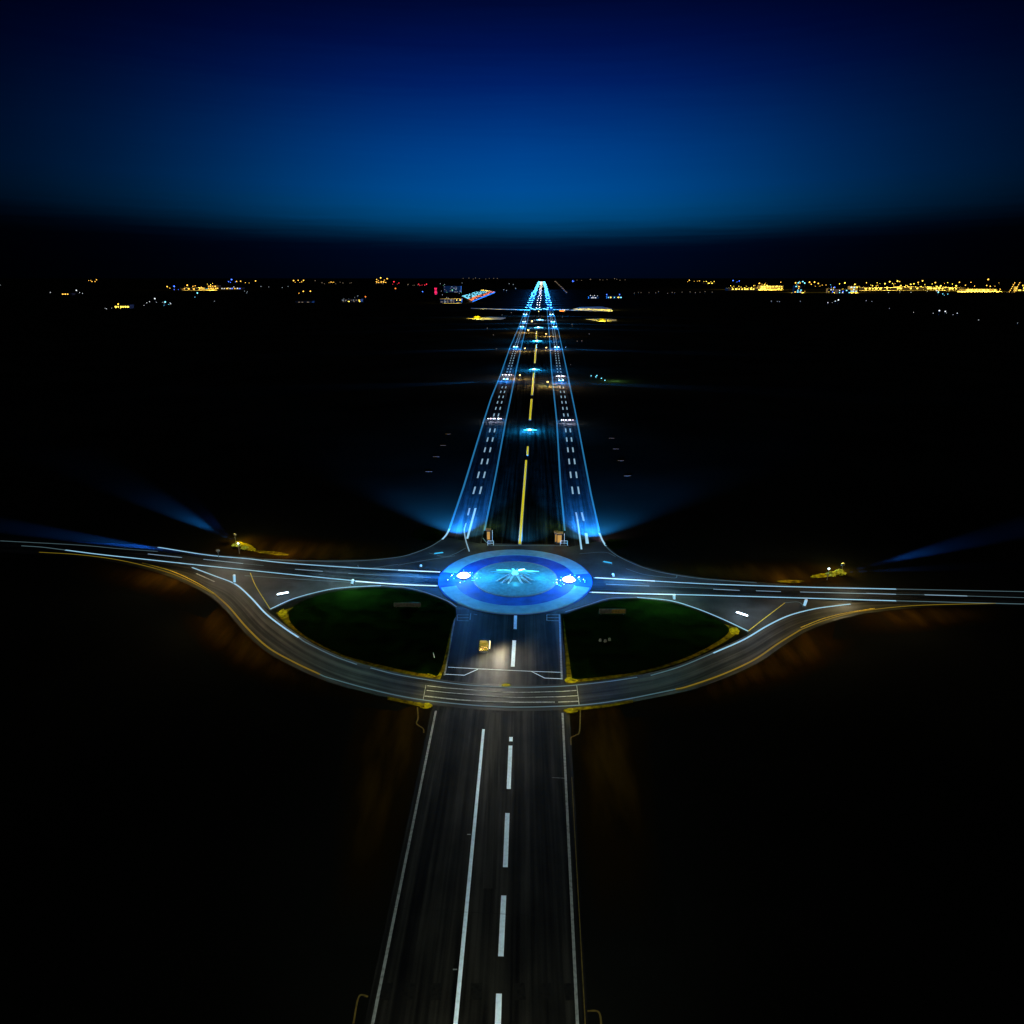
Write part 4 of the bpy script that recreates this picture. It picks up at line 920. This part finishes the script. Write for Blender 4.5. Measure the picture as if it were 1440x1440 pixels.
CL = [(0, 5, 403, 404, 1, 'dimwhite'), (69, 72, 414, 415, 1, 'white'), (108, 119, 413, 415, 3, 'white'), (122, 138, 396.5, 397, 3, 'amber'), (145, 158, 434, 437, 3, 'white'), (160, 183, 430, 436, 5, 'yellow'),
      (200, 245, 425, 432, 9, 'white'), (228, 240, 430, 431, 3, 'cyan'), (233, 240, 407, 408, 2, 'amber'), (243, 251, 408, 410, 3, 'blue'), (255, 285, 405, 409, 7, 'amber'), (289, 292, 407, 408, 2, 'cyan'), (290, 306, 398, 408, 6, 'yellow'),
      (311, 340, 406, 408, 4, 'white'), (320, 332, 398, 400, 4, 'blue'), (333, 360, 399, 400, 5, 'amber'), (272, 280, 417, 420, 2, 'cyan'), (300, 303, 426, 428, 1, 'dimwhite'), (344, 350, 405, 420, 3, 'dimwhite'),
      (363, 410, 404, 410, 4, 'dimwhite'), (412, 430, 398, 400, 6, 'amber'), (418, 437, 414, 415, 3, 'amber'), (440, 500, 397, 402, 9, 'dim'), (462, 472, 399, 400, 4, 'amber'), (482, 505, 419, 426, 6, 'dimwhite'), (512, 515, 421, 423, 1, 'orange'),
      (527, 545, 396, 397, 5, 'amber'), (529, 541, 401, 402, 4, 'dim'), (551, 562, 401, 402, 4, 'red'), (555, 558, 410, 411, 1, 'orange'), (570, 590, 403, 404, 5, 'dim'), (588, 600, 403, 404, 5, 'red'), (594, 595, 413, 414, 1, 'blue'),
      (618, 650, 400, 424, 16, 'dimwhite'), (618, 650, 402, 416, 5, 'green'), (648, 705, 393.6, 394.4, 9, 'dim'), (708, 726, 402, 412, 5, 'dimwhite'), (804, 807, 398, 399, 3, 'blue'),
      (810, 885, 395, 397, 11, 'dim'), (828, 843, 418, 419, 4, 'white'), (885, 1003, 413, 415, 15, 'dim'), (965, 985, 397, 398, 5, 'amber'), (988, 1006, 397.5, 399, 4, 'yellow'), (1029, 1040, 398, 399, 3, 'blue'),
      (1024, 1102, 403, 409, 22, 'yellow'), (1060, 1100, 398, 406, 8, 'amber'), (1115, 1132, 398, 413, 8, 'cyan'), (1115, 1132, 398, 413, 4, 'amber'), (1136, 1162, 402, 405, 8, 'amber'), (1163, 1210, 401, 413, 8, 'yellow'), (1165, 1205, 406, 414, 6, 'blue'),
      (1165, 1205, 402, 412, 4, 'cyan'), (1205, 1345, 400, 409, 36, 'yellow'), (1345, 1412, 404, 411, 9, 'amber'), (1210, 1410, 399, 404, 12, 'amber'), (1240, 1320, 411, 414, 5, 'white'), (1318, 1335, 416, 418, 4, 'cyan'),
      (1083, 1098, 426, 427, 3, 'dimwhite'), (1125, 1126, 426, 427, 1, 'dimwhite'), (1163, 1182, 427, 429, 4, 'white'), (1214, 1228, 426, 427, 2, 'dimwhite'), (1250, 1251, 436, 437, 1, 'dimwhite'), (1284, 1286, 441, 442, 1, 'white'),
      (1308, 1352, 441, 445, 6, 'white'), (1374, 1376, 452, 453, 1, 'white'), (1430, 1431, 457, 458, 1, 'dimwhite'), (1434, 1440, 402, 410, 3, 'yellow'), (680, 735, 440, 500, 7, 'dim'), (785, 830, 440, 520, 7, 'dim')]
used = {}
for x0, x1, y0, y1, n, colr in CL:
    cn = colr.replace('dimwhite', 'faint white').replace('dim', 'faint amber'); wh = where((x0 + x1) / 2, (y0 + y1) / 2)
    if (cn, wh) in used: wh = wh + (', lower group' if y0 > used[(cn, wh)][1] else (', right group' if x0 > used[(cn, wh)][0] else ', second group'))
    used.setdefault((cn, wh), (x0, y0))
    for i in range(n):
        lb = (f'{ordn(i + 1)} {cn} lamp from left, ' if n > 1 else f'lone {cn} lamp ') + wh
        f = (i + .5) / n; town(x0 + (x1 - x0) * f + random.uniform(-.5, .5) * (x1 - x0) / n, random.uniform(y0, y1), colr, 1.15 * (random.choice((.7, 1, 1.7)) if 'dim' not in colr else 1), lb)
for i in range(14):
    f = i / 13; town(780 + 17 * f, 398.5 + 16 * f ** 1.1, 'dim', 1.3, f'{ordn(i + 1)} lamp down the slanting amber row right of the far carriageways')
# cluster in the right field
c = G(842, 535)
for i in range(5):
    o = protos['cyan'].copy(); COL.objects.link(o); o.location = (c.x + random.uniform(-4, 4), c.y + random.uniform(-14, 14), 0); o.scale = (.9, .9, .7)
    tag(o, ordn(i + 1) + ' bright lamp of the little cluster alone in the right field', 'lamp', 'lamp cluster in the right field')
point((c.x + 10, c.y - 4, 4), 22000, (.25, .6, .15), .5)

# strips and unseen points added to merge town glow, and a few on the left
for x0, x1, y, w in ((1028, 1102, 407, 1.0), (1112, 1132, 411, .8), (1163, 1208, 411, .8), (1208, 1345, 407.5, 1.4), (1345, 1410, 409.5, .6), (255, 306, 407.5, .6), (622, 650, 425.5, .3)):
    yard([(x0, y + 1.2), (x1, y + 1.2), (x1 - 3, y - .8), (x0 + 4, y - .8)])  # added strip to merge town glow, not a real yard
    n = max(2, int((x1 - x0) / 14))
    for k in range(n):
        c = G(x0 + (x1 - x0) * (k + .5) / n, y + .3); point((c.x, c.y, 22), w * random.uniform(.8, 4) * 1e6 * (c.length / 3600) ** 2, (1, .62, .08), 2)
